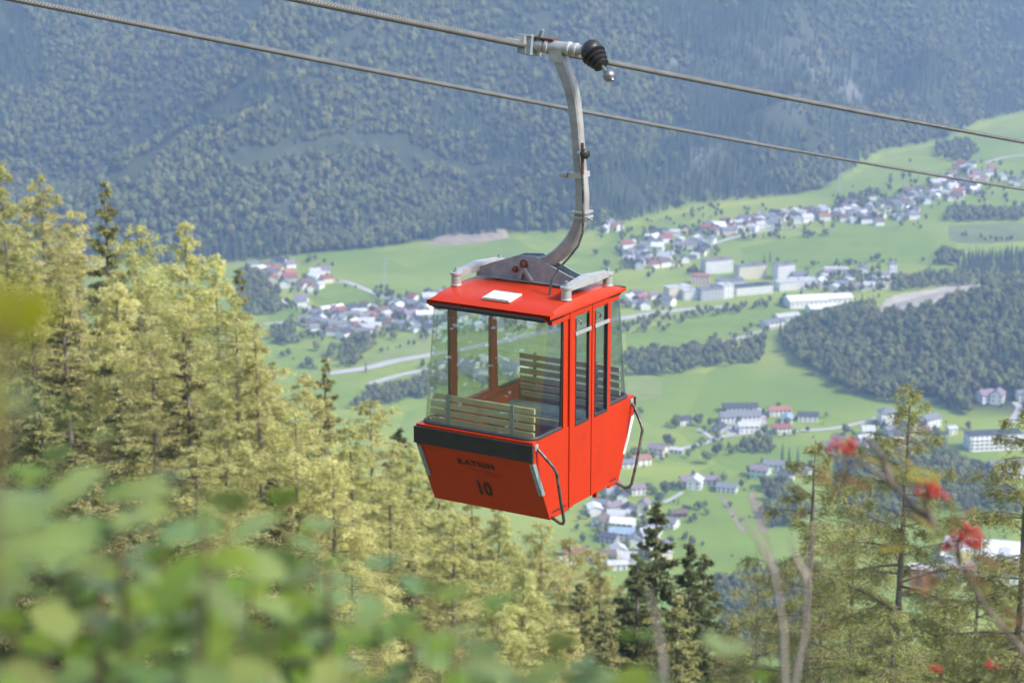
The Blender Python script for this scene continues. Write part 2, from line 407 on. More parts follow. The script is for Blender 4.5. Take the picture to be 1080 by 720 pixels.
def far_conifer(seed, Hh=20.0, Rr=3.2, n=9, arms=9):
    rs = np.random.RandomState(seed); V, Q, T = [], [], []; off = 0
    for i in range(n):
        z0 = Hh * (.1 + .88 * i / n); r = Rr * (1 - i / n) ** .8 * rs.uniform(.85, 1.1); zt = z0 + Hh * .2 * (1 - .3 * i / n)
        top = [0, 0, min(zt, Hh)]; pts = [top]
        for k in range(arms * 2):
            a = math.pi * k / arms + i; q = r * (1 if k % 2 == 0 else .5) * rs.uniform(.7, 1.15)
            pts.append([q * math.cos(a), q * math.sin(a), z0 + (0 if k % 2 == 0 else .08 * Hh) + rs.uniform(-.25, .25)])
        V += pts; m = arms * 2
        for k in range(m): Q.append((off, off + 1 + k, off + 1 + (k + 1) % m, off)); T.append(rs.uniform(0, .8))
        off += len(pts)
    Q = np.array(Q); return np.array(V), Q[:, :3], np.array(T)
def tri(V, Q, T):
    """quads whose 4th index repeats the 1st become triangles; the rest split in two"""
    if Q.shape[1] == 3: return V, Q, T
    d = Q[:, 3] == Q[:, 0]
    return V, np.concatenate([Q[d][:, :3], Q[~d][:, :3], Q[~d][:, [0, 2, 3]]]), np.concatenate([T[d], T[~d], T[~d]])
BR = [qmesh('broadleaf_crown', *tri(*broad_crown(s, 15 + s % 3, 4.6 + .4 * (s % 4), 200, .8))[:2], FOL['broad'], tri(*broad_crown(s, 15 + s % 3, 4.6 + .4 * (s % 4), 200, .8))[2]) for s in range(4)]
BRS = [qmesh('broadleaf_crown', *tri(*broad_crown(s + 20, 12 + s, 5 + .3 * s, 900, .5))[:2], FOL['broad'], tri(*broad_crown(s + 20, 12 + s, 5 + .3 * s, 900, .5))[2]) for s in range(3)]
CO = [qmesh('conifer_crown', *far_conifer(s, 21 + s, 3.0 + .3 * s)[:2], FOL['conif'], far_conifer(s, 21 + s, 3.0 + .3 * s)[2]) for s in range(3)]
TRUNK = MB().tube([(0, 0, -.5), (.05, 0, 3), (0, .1, 6)], [.35, .28, .2], 6).mesh('trunk', FOL['bark'])

def forest(name, P, S, protos, label):
    """one wood: instances of the tree meshes on points"""
    me = bpy.data.meshes.new(name); me.vertices.add(len(P)); me.vertices.foreach_set('co', np.asarray(P, np.float32).ravel())
    a = me.attributes.new('size', 'FLOAT', 'POINT'); a.data.foreach_set('value', np.asarray(S, np.float32))
    o = tag(link(name, me), label, 'wood', kind='stuff')
    g = bpy.data.node_groups.new(name, 'GeometryNodeTree')
    g.interface.new_socket('Geometry', in_out='INPUT', socket_type='NodeSocketGeometry'); g.interface.new_socket('Geometry', in_out='OUTPUT', socket_type='NodeSocketGeometry')
    N = g.nodes.new; L = g.links.new; gi = N('NodeGroupInput'); go = N('NodeGroupOutput'); jn = N('GeometryNodeGeometryToInstance')
    for m in protos:
        ob = bpy.data.objects.get('wood_tree_' + m.name) or bpy.data.objects.new('wood_tree_' + m.name, m)
        oi = N('GeometryNodeObjectInfo'); oi.inputs['Object'].default_value = ob; L(oi.outputs['Geometry'], jn.inputs[0])
    ip = N('GeometryNodeInstanceOnPoints'); L(gi.outputs[0], ip.inputs['Points']); L(jn.outputs[0], ip.inputs['Instance'])
    ip.inputs['Pick Instance'].default_value = True
    ri = N('FunctionNodeRandomValue'); ri.data_type = 'INT'
    for s in ri.inputs:
        if s.type == 'INT' and s.name == 'Min': s.default_value = 0
        if s.type == 'INT' and s.name == 'Max': s.default_value = len(protos) - 1
    L([s for s in ri.outputs if s.type == 'INT'][0], ip.inputs['Instance Index'])
    rr = N('FunctionNodeRandomValue'); rr.data_type = 'FLOAT_VECTOR'
    vi = [s for s in rr.inputs if s.type == 'VECTOR']; vi[0].default_value = (-.05, -.05, 0); vi[1].default_value = (.05, .05, 6.28)
    L([s for s in rr.outputs if s.type == 'VECTOR'][0], ip.inputs['Rotation'])
    na = N('GeometryNodeInputNamedAttribute'); na.data_type = 'FLOAT'; na.inputs[0].default_value = 'size'
    L(na.outputs[0], ip.inputs['Scale']); L(ip.outputs[0], go.inputs[0])
    md = o.modifiers.new('trees', 'NODES'); md.node_group = g
    return o
def jgrid(x0, x1, y0, y1, st):
    X, Y = np.meshgrid(np.arange(x0, x1, st), np.arange(y0, y1, st)); X = X + np.random.uniform(-.45, .45, X.shape) * st; Y = Y + np.random.uniform(-.45, .45, Y.shape) * st
    return X.ravel(), Y.ravel()
def pxof(X, Y, Z):
    d = Y * CP - Z * SP; return PW / 2 + F * X / d, PH / 2 - F * (Z * CP + Y * SP) / d
# the mountainside
X, Y = jgrid(-1200, 1900, 2150, 4600, 7.0)
k = (Y > foot(X) + 4) & (Y < foot(X) + 900); X, Y = X[k], Y[k]; Z = H(X, Y); U, Vp = pxof(X, Y, Z + 8)
k = (U > -170) & (U < 1250) & (Vp > -75) & (np.random.rand(len(X)) > rockmask(U, Vp) * .45) & (fbm(X / 45, Y / 45, 41) < .69)
for line, wd_ in (([(60, 222), (120, 190), (180, 150), (240, 108), (300, 72), (380, 40)], 9), ([(250, 172), (330, 158), (420, 156), (540, 170)], 8), ([(640, 120), (700, 140), (770, 132), (860, 150)], 7)):   # forest roads cut through the trees
    lp = smooth_path([ground(*q) for q in line], 30)
    for q in lp: k &= ((X - q[0]) ** 2 + (Y - q[1]) ** 2 > wd_ ** 2)
X, Y, Z, U, Vp = X[k], Y[k], Z[k], U[k], Vp[k]
mixn = .5 + 1.5 * (fbm(X / 150, Y / 150, 51) - .5) + np.random.normal(0, .1, len(X))
sz = np.random.uniform(.5, 1.18, len(X)) * (.85 + .4 * fbm(X / 70, Y / 70, 61))
con = mixn > .47
P = np.stack([X, Y, Z - .5], -1)
forest('mountain_forest', P[con], sz[con], CO, 'dark conifers covering the steep mountainside across the valley')
forest('mountain_forest', P[~con], sz[~con] * 1.02, BR, 'rounded broadleaf trees mixed through the steep mountainside across the valley')
# the wooded hill
X, Y = jgrid(200, 1000, 1750, 2330, 6.6)
hv = hill(X, Y); k = (hv > 3 + 4 * fbm(X / 40, Y / 40, 9)); X, Y = X[k], Y[k]; Z = H(X, Y); U, Vp = pxof(X, Y, Z)
CLEAR = [[(912, 336), (931, 317), (975, 305), (1034, 300), (1038, 311), (1000, 321), (950, 334)], [(1018, 432), (1030, 414), (1062, 412), (1085, 424), (1085, 448), (1040, 448)],
         [(990, 485), (1010, 456), (1080, 452), (1085, 486), (1030, 490)], [(1030, 505), (1040, 484), (1085, 480), (1085, 505)], [(955, 440), (960, 418), (990, 420), (1000, 446)]]
k = (U > 640) & (U < 1250)
for c in CLEAR: k &= ~inpoly(U, Vp, c)
X, Y, Z = X[k], Y[k], Z[k]; con = fbm(X / 90, Y / 90, 71) + np.random.normal(0, .09, len(X)) > .68
P = np.stack([X, Y, Z - .4], -1); sz = np.random.uniform(.6, 1.0, len(X))
forest('hill_forest', P[con], sz[con], CO, 'dark conifers on the low wooded hill beyond the cabin')
forest('hill_forest', P[~con], sz[~con], BR, 'autumn tinted broadleaf trees on the low wooded hill beyond the cabin')
# copses and belts of trees on the valley floor
def copse(px, st, con, s0, s1, label):
    Pg = [ground(u, v)[:2] for u, v in px]; xs = [p[0] for p in Pg]; y2 = [p[1] for p in Pg]
    X, Y = jgrid(min(xs), max(xs), min(y2), max(y2), st); k = inpoly(X + 26 * (fbm(X / 18, Y / 18, 4) - .5), Y + 40 * (fbm(X / 20, Y / 20, 14) - .5), Pg) & (np.random.rand(len(X)) > .08); X, Y = X[k], Y[k]
    if not len(X): return
    P = np.stack([X, Y, H(X, Y) - .3], -1); forest('copse', P, np.random.uniform(s0, s1, len(X)), CO if con else BR, label)
copse([(660, 377), (700, 372), (760, 366), (812, 362), (806, 384), (740, 390), (662, 400)], 7, 0, .55, .85, 'belt of trees between the two bright meadows beside the cabin')
copse([(986, 272), (1000, 266), (1016, 270), (1014, 282), (990, 282)], 7, 0, .6, .9, 'small dark copse on the far meadow')
copse([(1014, 290), (1020, 275), (1050, 272), (1090, 270), (1090, 292), (1040, 294)], 7, 1, .6, .9, 'dark conifer wood at the far edge of the meadow')
copse([(990, 232), (1006, 224), (1085, 224), (1085, 234), (1010, 236)], 8, 0, .6, .9, 'tree belt below the far hillside village')
copse([(985, 168), (990, 154), (1018, 150), (1032, 158), (1020, 173)], 9, 0, .6, .9, 'trees between the two far clearings')
copse([(802, 512), (832, 514), (850, 540), (842, 556), (812, 556)], 6, 0, .5, .85, 'dense trees beside the brown track')
copse([(752, 622), (800, 604), (860, 600), (880, 640), (860, 700), (770, 690)], 4.5, 0, .4, .65, 'wood low in the valley behind the dark spruces')
copse([(286, 362), (292, 347), (312, 350), (318, 362), (300, 368)], 7, 0, .6, .9, 'round copse below the road fork')
copse([(350, 378), (362, 362), (395, 358), (400, 368), (380, 384), (366, 392)], 8, 0, .5, .8, 'loose trees below the middle village')
copse([(366, 428), (385, 414), (425, 406), (460, 400), (462, 418), (420, 424), (380, 432)], 5, 0, .45, .65, 'dark wood strip below the railway road')
copse([(250, 288), (272, 290), (292, 312), (300, 330), (262, 338)], 8, 0, .6, .9, 'trees beside the far village at the mountain foot')
copse([(650, 346), (700, 336), (770, 325), (835, 316), (838, 321), (770, 332), (700, 342), (655, 352)], 9, 0, .4, .65, 'line of bushes along the valley road')
copse([(930, 302), (960, 294), (1030, 292), (1035, 302), (980, 304), (935, 309)], 8, 0, .55, .85, 'trees behind the gravel bank')
copse([(770, 472), (780, 464), (812, 458), (815, 474), (790, 478)], 6.5, 0, .45, .7, 'rectangular copse below the farm road')
copse([(960, 470), (985, 462), (1000, 480), (1035, 495), (1060, 515), (1085, 520), (1085, 548), (1000, 540), (965, 510)], 6.5, 0, .5, .85, 'trees around the hillside hotels')
copse([(880, 500), (900, 478), (960, 480), (970, 540), (940, 560), (890, 550)], 7, 0, .5, .8, 'trees behind the slender larch')
copse([(880, 214), (915, 204), (930, 206), (915, 217), (885, 222)], 8, 0, .5, .8, 'tree belt above the far village')
copse([(835, 292), (930, 290), (940, 306), (900, 312), (840, 306)], 12, 0, .4, .7, 'trees between the valley works')

# ------------------------------------------------------------------ buildings in the valley
WALL = {n: mat('render_' + n, c, .85, vary=.06, scale=.4, spec=.2) for n, c in dict(white=(.80, .79, .76), cream=(.74, .67, .50), pink=(.70, .52, .46), grey=(.50, .50, .50), yellow=(.72, .60, .33), mint=(.55, .68, .55), brown=(.20, .13, .085), blue=(.45, .56, .68)).items()}
ROOF = {n: mat('roof_' + n, c, .75, vary=.18, scale=.5, spec=.25) for n, c in dict(grey=(.22, .225, .24), dark=(.085, .085, .095), red=(.30, .115, .09), brown=(.19, .13, .11), pale=(.55, .55, .55), orange=(.38, .18, .11), mauve=(.27, .21, .24), white=(.78, .78, .78), blue=(.30, .40, .50)).items()}
M['pane'] = mat('window_glass', (.05, .06, .075), .15, spec=.6)
M['brickred'] = mat('chimney_brick', (.33, .2, .15), .9)
_mc = {}
def wallmesh(w, d, h, p, wm, gable=True):
    k = ('w', w, d, h, p, wm, gable)
    if k not in _mc:
        if gable: m = MB().prism([(-d / 2, -1.5), (d / 2, -1.5), (d / 2, h), (0, h + d / 2 * p), (-d / 2, h)], 0, -w / 2, w / 2)
        else: m = MB().box((0, 0, (h - 1.5) / 2), (w, d, h + 1.5))
        _mc[k] = m.mesh('wall', WALL[wm])
    return _mc[k]
def roofmesh(w, d, h, p, rm, kind='gable'):
    k = ('r', w, d, h, p, rm, kind)
    if k not in _mc:
        m = MB(); o = .9; t = .28
        if kind == 'gable':
            for s in (-1, 1):
                a = (s * (d / 2 + o), h - o * p + .03); r = (0, h + d / 2 * p + .03)
                m.prism([a, r, (r[0], r[1] + t), (a[0], a[1] + t)], 0, -w / 2 - o, w / 2 + o)
        elif kind == 'hip':
            W, D, e = w / 2 + o, d / 2 + o, max(w - d, 1) / 2; z = h - .1
            m.add([(-W, -D, z), (W, -D, z), (W, D, z), (-W, D, z), (-W, -D, z + t), (W, -D, z + t), (W, D, z + t), (-W, D, z + t), (-e, 0, z + t + D * p), (e, 0, z + t + D * p)],
                  [(3, 2, 1, 0), (0, 1, 5, 4), (1, 2, 6, 5), (2, 3, 7, 6), (3, 0, 4, 7), (4, 5, 9, 8), (5, 6, 9), (6, 7, 8, 9), (7, 4, 8)])
        else:
            m.box((0, 0, h + .25), (w + .8, d + .8, .5)); m.box((w * .2, 0, h + 1.1), (w * .18, d * .4, 1.2))
        _mc[k] = m.mesh('roof', ROOF[rm])
    return _mc[k]
WIN = MB().box((0, 0, 0), (1.3, .12, 1.5)).mesh('window', M['pane'])
CHIM = MB().box((0, 0, 0), (.7, .7, 1.7)).mesh('chimney', M['brickred'])
def house(u, v, w, d, h, wm, rm, rz, label, p=.55, kind='gable', detail=True, name='house', cat='house', group=None, floors=2, cols=None):
    x, y, z = ground(u, v); r = tag(empty(name, (x, y, z), R(rz)), label, cat, group)
    link('wall', wallmesh(w, d, h, p, wm, kind == 'gable'), r); rf = link('roof', roofmesh(w, d, h, p, rm, kind), r)
    if detail:
        if kind != 'flat': link('chimney', CHIM, rf, (w * .22, d * .12, h + d / 2 * p * .76 + .7))
        cols = cols or max(2, int(w / 3.6)); fh = h / floors
        for fl in range(floors):
            zz = fh * (fl + .55)
            for c in range(cols):
                link('window', WIN, r, (-w / 2 + w * (c + .5) / cols, -d / 2 - .03, zz))
            for c in range(2):
                for s in (-1, 1): link('window', WIN, r, (s * (w / 2 + .03), -d / 4 + d / 2 * c, zz), (0, 0, R(90)))
    return r
# single buildings one can pick out: px, py of the base, width, depth, eaves, wall, roof, turn, label
H1 = [
 (721, 447, 11, 9, 5, 'white', 'dark', 25, 'small white house hidden between two trees above the farm road'),
 (780, 444, 34, 13, 5.5, 'white', 'grey', 6, 'long grey roofed farm barn on the gravel yard'),
 (780, 433, 30, 10, 4.5, 'grey', 'dark', 4, 'low dark roofed shed behind the long farm barn'),
 (789, 455, 17, 11, 6, 'white', 'pale', 5, 'white farm wing in front of the long barn'),
 (758, 455, 12, 9, 4.5, 'grey', 'dark', 60, 'dark shed at the end of the farm yard by the road'),
 (822, 437, 19, 10, 5, 'white', 'orange', 8, 'orange roofed house above the farm road beside the wood'),
 (830, 445, 13, 9, 4.5, 'white', 'blue', 80, 'pale blue roofed annex below the orange roofed house'),
 (823, 456, 15, 10, 5, 'white', 'red', 12, 'white house with salmon red roof at the farm road'),
 (852, 443, 17, 10, 5, 'white', 'dark', -8, 'dark roofed white house against the wooded hill'),
 (694, 479, 14, 10, 6, 'cream', 'mauve', -30, 'cream farmhouse with dull pink roof near the cabin handrail'),
 (676, 489, 14, 10, 5, 'white', 'orange', 20, 'orange roofed house just beyond the cabin handrail'),
 (714, 477, 11, 6, 3, 'white', 'pale', -20, 'low pale shed beside the dull pink farmhouse'),
 (662, 492, 10, 8, 4, 'white', 'grey', 10, 'grey roofed house partly behind the cabin wall'),
 (733, 514, 13, 11, 6, 'white', 'pale', 75, 'white gabled house facing out over the lower meadow'),
 (724, 512, 9, 9, 5, 'white', 'mauve', 10, 'mauve roofed wing of the white gabled house'),
 (748, 510, 13, 9, 4.5, 'grey', 'mauve', -10, 'low brown house in the middle of the meadow row'),
 (767, 518, 15, 10, 4.5, 'white', 'grey', -18, 'grey roofed white house at the end of the meadow row'),
 (802, 503, 14, 11, 7, 'mint', 'mauve', -25, 'mint green house beside the brown track'),
 (816, 494, 16, 10, 4.5, 'white', 'grey', -12, 'grey roofed house behind the mint green one'),
 (827, 505, 13, 10, 4.5, 'white', 'dark', 20, 'dark roofed house by the dense trees at the track'),
 (845, 500, 14, 9, 5, 'white', 'grey', -20, 'white house behind the tip of the broken larch'),
 (716, 544, 12, 7, 3.4, 'brown', 'brown', 5, 'dark brown barn alone on the lower meadow'),
 (634, 536, 13, 10, 5, 'white', 'grey', -30, 'grey roofed white house just under the cabin corner'),
 (646, 539, 11, 9, 5, 'cream', 'mauve', 40, 'cream house with mauve roof below the cabin floor'),
 (653, 548, 16, 11, 5, 'white', 'pale', -15, 'pale roofed house in the middle of the lower village'),
 (657, 557, 17, 12, 5.5, 'white', 'white', -15, 'large pale house with cream roof in the lower village'),
 (634, 554, 12, 10, 5, 'white', 'brown', 60, 'brown roofed gabled house at the edge of the lower village'),
 (656, 567, 18, 11, 5, 'white', 'blue', -8, 'blue grey roofed white house in the lower village'),
 (643, 571, 12, 9, 4.5, 'grey', 'dark', -25, 'dark roofed low house in the lower village'),
 (685, 571, 13, 10, 8, 'white', 'white', 15, 'tall white house half hidden by the big spruce'),
 (682, 583, 13, 9, 5, 'blue', 'pale', -10, 'pale blue house below the tall white one'),
 (704, 555, 15, 10, 5, 'white', 'grey', -30, 'grey roofed house behind the spruce tip'),
 (609, 588, 18, 11, 5, 'white', 'red', -12, 'red roofed house between larch tops under the cabin'),
 (598, 595, 11, 9, 4.5, 'white', 'pale', 20, 'white house peeping out beside the red roofed one'),
 (651, 599, 13, 8, 4, 'white', 'pale', 5, 'low white house above the larch tops'),
 (672, 520, 11, 9, 5, 'white', 'mauve', 15, 'mauve roofed house beside the lane under the cabin'),
 (935, 446, 13, 12, 10, 'white', 'grey', 10, 'tall white villa with hipped grey roof at the wood edge'),
 (980, 450, 16, 12, 8, 'white', 'grey', 35, 'large grey roofed house behind the slender larch'),
 (952, 460, 13, 10, 6, 'white', 'dark', 70, 'white gabled house below the tall villa'),
 (940, 458, 12, 10, 5, 'grey', 'grey', 20, 'grey house beneath the tall villa'),
 (952, 471, 16, 8, 4, 'white', 'orange', -10, 'orange roofed low house behind the slender larch'),
 (922, 473, 16, 9, 4, 'cream', 'brown', -25, 'brown roofed house behind the rowan berries'),
 (912, 467, 12, 9, 5, 'white', 'pale', 15, 'white house beside the upper rowan berries'),
 (877, 475, 14, 10, 5, 'white', 'grey', -20, 'grey roofed house left of the rowan berries'),
 (1003, 457, 7, 7, 5, 'white', 'pale', 20, 'small white hut between wood and hotel'),
 (1039, 422, 13, 11, 6, 'white', 'mauve', 25, 'mauve roofed chalet in the hill clearing'),
 (1052, 423, 14, 11, 7, 'white', 'mauve', 70, 'gabled chalet in the hill clearing beside the winding drive'),
 (1079, 421, 11, 10, 6, 'white', 'grey', 10, 'white house at the picture edge in the hill clearing'),
]
for i, (u, v, w, d, h, wm, rm, rz, lab) in enumerate(H1):
    house(u, v, w, d, h * 1.08, wm, rm, rz, lab, p=.62 if 'gabled' in lab or 'chalet' in lab else .45, kind='hip' if 'hipped' in lab else 'gable', floors=3 if h > 7.5 else 2)
# bigger buildings: hotels, flats, works halls
H2 = [
 (1047, 472, 46, 15, 13, 'white', 'dark', 10, 'long white hotel with rows of balconies and dark flat roof', 'flat', 4, 11, 'hotel'),
 (1066, 500, 34, 16, 9, 'white', 'grey', 8, 'white gabled hotel below the long one', 'gable', 3, 7, 'hotel'),
 (756, 287, 34, 13, 15, 'white', 'mauve', 22, 'white block of flats with pinkish roof beyond the cabin roof', 'flat', 5, 9, 'apartment block'),
 (791, 293, 34, 13, 15, 'cream', 'grey', 22, 'cream block of flats in the middle of the three', 'flat', 5, 9, 'apartment block'),
 (826, 294, 22, 14, 17, 'white', 'grey', 24, 'tall white block of flats with lift tower', 'flat', 5, 6, 'apartment block'),
 (838, 304, 44, 16, 9, 'white', 'pale', 20, 'long low white block in front of the tall one', 'flat', 3, 12, 'apartment block'),
 (714, 313, 28, 12, 12, 'cream', 'pale', 30, 'cream block of flats nearest the cabin roof corner', 'flat', 4, 7, 'apartment block'),
 (727, 315, 16, 12, 10, 'white', 'pale', 15, 'white block wedged between cream flats and grey flats', 'flat', 3, 5, 'apartment block'),
 (748, 315, 26, 16, 12, 'grey', 'grey', 20, 'grey block of flats below the pinkish roofed one', 'flat', 4, 7, 'apartment block'),
 (764, 313, 13, 16, 14, 'white', 'pale', 25, 'bright white end block beside the grey flats', 'flat', 4, 3, 'apartment block'),
 (793, 309, 44, 14, 9, 'white', 'dark', 22, 'white terrace with dark roof in front of the cream flats', 'flat', 3, 12, 'apartment block'),
 (739, 299, 20, 11, 10, 'pink', 'orange', -8, 'pinkish house below the white block of flats', 'hip', 3, 5, 'apartment block'),
 (770, 301, 30, 13, 7, 'grey', 'grey', 12, 'low grey hall between the blocks of flats', 'flat', 2, 8, 'hall'),
 (849, 322, 42, 24, 8, 'white', 'white', 14, 'large white roofed works hall beside the meadow tip', 'gable', 1, 8, 'hall'),
 (880, 319, 34, 20, 7, 'white', 'white', 10, 'white works hall behind the largest one', 'gable', 1, 6, 'hall'),
 (866, 329, 30, 16, 6, 'white', 'white', 18, 'white works hall in front near the wooded hill', 'gable', 1, 6, 'hall'),
 (829, 337, 26, 14, 5, 'mint', 'mint' if False else 'pale', 25, 'pale green hall at the tip of the meadow', 'gable', 1, 6, 'hall'),
 (815, 343, 24, 13, 5, 'white', 'grey', 28, 'grey roofed hall at the end of the field road', 'gable', 1, 5, 'hall'),
 (882, 289, 26, 13, 7, 'cream', 'pale', -4, 'cream hall behind the valley works', 'flat', 2, 7, 'hall'),
 (846, 300, 28, 12, 7, 'white', 'pale', 4, 'white hall between flats and valley works', 'flat', 2, 7, 'hall'),
 (941, 291, 8, 8, 16, 'white', 'grey', 5, 'slim white tower beside the long red roof', 'hip', 3, 2, 'tower'),
 (957, 294, 34, 11, 4, 'pink', 'red', 2, 'long red roofed building beside the slim tower', 'gable', 1, 9, 'hall'),
 (936, 304, 18, 10, 7, 'cream', 'pale', 10, 'cream building below the slim tower', 'flat', 2, 5, 'hall'),
 (1058, 306, 14, 11, 5, 'white', 'red', -10, 'single house with bright red roof below the far wood', 'gable', 2, 3, 'house'),
 (1052, 592, 76, 44, 8, 'white', 'white', -16, 'huge white flat roofed factory hall seen beyond the rowan', 'flat', 1, 16, 'factory'),
 (1085, 600, 40, 30, 9, 'white', 'pale', -16, 'pale factory wing cut by the picture edge', 'flat', 2, 8, 'factory'),
 (1066, 612, 60, 14, 8, 'white', 'red', -12, 'white factory row with red roof strips in front of the huge hall', 'gable', 2, 14, 'factory'),
 (973, 606, 20, 12, 6, 'white', 'white', -8, 'white hall seen through the larch twigs', 'gable', 2, 5, 'hall'),
 (1004, 610, 18, 12, 8, 'white', 'pale', 20, 'white block between larch hall and factory', 'flat', 3, 5, 'hall'),
]
for (u, v, w, d, h, wm, rm, rz, lab, kd, fl, cols, cat) in H2:
    o = house(u, v, w, d, h, wm, rm, rz, lab, p=.3, kind=kd, floors=fl, cols=cols, name=cat.replace(' ', '_'), cat=cat)
    if cat == 'hotel':
        for k in range(fl):
            link('balcony', MB().box((0, -d / 2 - .9, h / fl * (k + .2)), (w - 2, 1.6, .9)).mesh('balcony', WALL['white']), o)
# the villages: many small houses, each one a thing
ORD = 'first second third fourth fifth sixth seventh eighth ninth tenth'.split()
def ordinal(n):
    if n <= 10: return ORD[n - 1]
    return f"{n}{'th' if 10 < n % 100 < 14 else {1: 'st', 2: 'nd', 3: 'rd'}.get(n % 10, 'th')}"
SIZES = [(10, 9, 5.6), (12, 9.5, 6), (14, 10, 6.6), (9, 8, 5.4), (15, 10, 6.8), (11, 10, 6)]
taken = [ground(h[0], h[1])[:2] for h in H1] + [ground(h[0], h[1])[:2] for h in H2]
def village(poly, n, place, seed, gap=13):
    rs = random.Random(seed); us = [p[0] for p in poly]; vv = [p[1] for p in poly]; got = []; tries = 0
    while len(got) < n and tries < n * 60:
        tries += 1; u = rs.uniform(min(us), max(us)); v = rs.uniform(min(vv), max(vv))
        if not inpoly(np.array([u]), np.array([v]), poly)[0]: continue
        g = onplane(u, v)
        if any((g[0] - t[0]) ** 2 + (g[1] - t[1]) ** 2 < gap * gap for t in taken): continue
        taken.append(g); got.append((u, v))
    got.sort(); tp = []
    for k in range(n * 22):
        u = rs.uniform(min(us) - 6, max(us) + 6); v = rs.uniform(min(vv) - 3, max(vv) + 4)
        if not inpoly(np.array([u]), np.array([v]), poly)[0] and rs.random() < .6: continue
        g = onplane(u, v)
        if all((g[0] - t[0]) ** 2 + (g[1] - t[1]) ** 2 > 64 for t in taken[-120:]): tp.append((g[0], g[1], float(H(*g)) - .3))
        if len(tp) >= n * 2.3: break
    if tp: forest('garden_trees', tp, [rs.uniform(.3, .72) for _ in tp], BR + CO[:1], 'garden trees and bushes between the houses ' + place)
    for i, (u, v) in enumerate(got):
        wm = rs.choices(['white', 'cream', 'pink', 'grey', 'yellow', 'brown'], [78, 9, 3, 5, 2, 3])[0]
        rm = rs.choices(['grey', 'dark', 'red', 'brown', 'pale', 'orange', 'mauve', 'white'], [26, 12, 6, 12, 20, 3, 13, 8])[0]
        w, d, h = rs.choice(SIZES)
        house(u, v, w, d, h, wm, rm, rs.choice([8, -12, 80, 95, 30, -35, 60]) + rs.uniform(-8, 8), f'{wm} house with {rm} roof, {ordinal(i + 1)} from left {place}', p=rs.choice([.4, .55, .7]), detail=False, group='houses ' + place)
village([(264, 282), (283, 274), (310, 283), (345, 290), (346, 304), (318, 314), (290, 300)], 20, 'in the village at the mountain foot', 1)
village([(284, 328), (318, 312), (322, 316), (318, 322), (300, 329), (286, 331)], 3, 'below the mountain foot village', 14)
village([(312, 342), (350, 328), (385, 324), (405, 330), (412, 345), (395, 356), (358, 356), (330, 350)], 34, 'in the village below the green meadow', 2)
village([(405, 340), (412, 322), (455, 312), (480, 315), (480, 345), (455, 352), (420, 352)], 30, 'in the village beside the cabin window', 3)
village([(480, 322), (560, 318), (590, 330), (580, 348), (500, 350), (480, 340)], 22, 'in the village seen through the cabin glass', 4)
village([(440, 400), (458, 388), (520, 382), (560, 390), (520, 405), (450, 408)], 14, 'by the dark wood behind the cabin glass', 5)
village([(655, 285), (660, 258), (685, 245), (725, 245), (752, 256), (740, 272), (700, 283)], 38, 'around the loop road village', 6)
village([(735, 250), (750, 238), (800, 230), (870, 222), (876, 232), (830, 238), (770, 247)], 46, 'in the long far village', 7, 12)
village([(872, 234), (880, 222), (940, 210), (972, 222), (966, 234), (920, 238)], 34, 'in the far village under the lower rope', 8, 12)
village([(940, 218), (958, 205), (1000, 190), (1045, 196), (1040, 208), (990, 214), (965, 218)], 36, 'in the upper far village', 9, 12)
village([(985, 188), (1000, 174), (1046, 178), (1050, 190), (1010, 194)], 14, 'high below the far clearing', 10, 13)
village([(1052, 195), (1060, 186), (1085, 188), (1085, 198)], 5, 'at the far picture edge', 11, 13)
village([(655, 322), (668, 313), (700, 314), (706, 322), (680, 326)], 8, 'below the cabin roof corner', 12)
village([(840, 294), (900, 284), (935, 290), (925, 305), (880, 310)], 14, 'among the valley works', 13)
village([(600, 530), (640, 512), (680, 530), (712, 552), (700, 590), (640, 600), (612, 580)], 12, 'in the lower village', 15, 12)
village([(880, 468), (920, 455), (985, 455), (975, 480), (920, 484)], 10, 'behind the larch and rowan', 16, 12)
village([(1055, 226), (1064, 216), (1085, 216), (1085, 228)], 3, 'in the tree belt at the picture edge', 17, 12)
village([(632, 250), (640, 236), (662, 240), (660, 250)], 4, 'at the foot of the forest', 18, 14)
village([(970, 616), (1010, 600), (1030, 610), (1020, 622)], 6, 'beside the factory', 19, 12)

bp_ = []
for h_ in H1:
    g0 = ground(h_[0], h_[1])
    for k in range(4):
        a = random.uniform(0, 6.28); d_ = random.uniform(12, 20); q = (g0[0] + d_ * math.cos(a), g0[1] + d_ * .9 * math.sin(a))
        if all((q[0] - t[0]) ** 2 + (q[1] - t[1]) ** 2 > 110 for t in taken): bp_.append((q[0], q[1], float(H(*q)) - .3))
for (u0, v0, u1, v1, n) in [(350, 296, 414, 313, 10), (655, 352, 740, 338, 14), (745, 363, 812, 352, 16), (690, 479, 790, 462, 14), (640, 522, 720, 514, 12), (660, 430, 700, 436, 5), (700, 530, 790, 548, 12), (290, 372, 350, 396, 14), (400, 372, 460, 356, 10),
                        (780, 282, 840, 276, 12), (850, 282, 990, 276, 26), (640, 236, 700, 232, 8), (700, 236, 760, 226, 10), (900, 196, 960, 208, 8), (660, 292, 740, 286, 10), (560, 292, 640, 296, 8), (1000, 250, 1080, 256, 12), (850, 460, 930, 452, 10), (720, 570, 800, 596, 8)]:
    for k in range(int(n * .8)):
        t = random.random(); g = onplane(u0 + (u1 - u0) * t + random.uniform(-3, 3), v0 + (v1 - v0) * t + random.gauss(0, 2.2)); bp_.append((g[0], g[1], float(H(*g)) - .3))
forest('hedgerow_bushes', bp_, [random.uniform(.15, .6) for _ in bp_], BR, 'loose bushes and hedgerow trees dotted along roads and field edges')

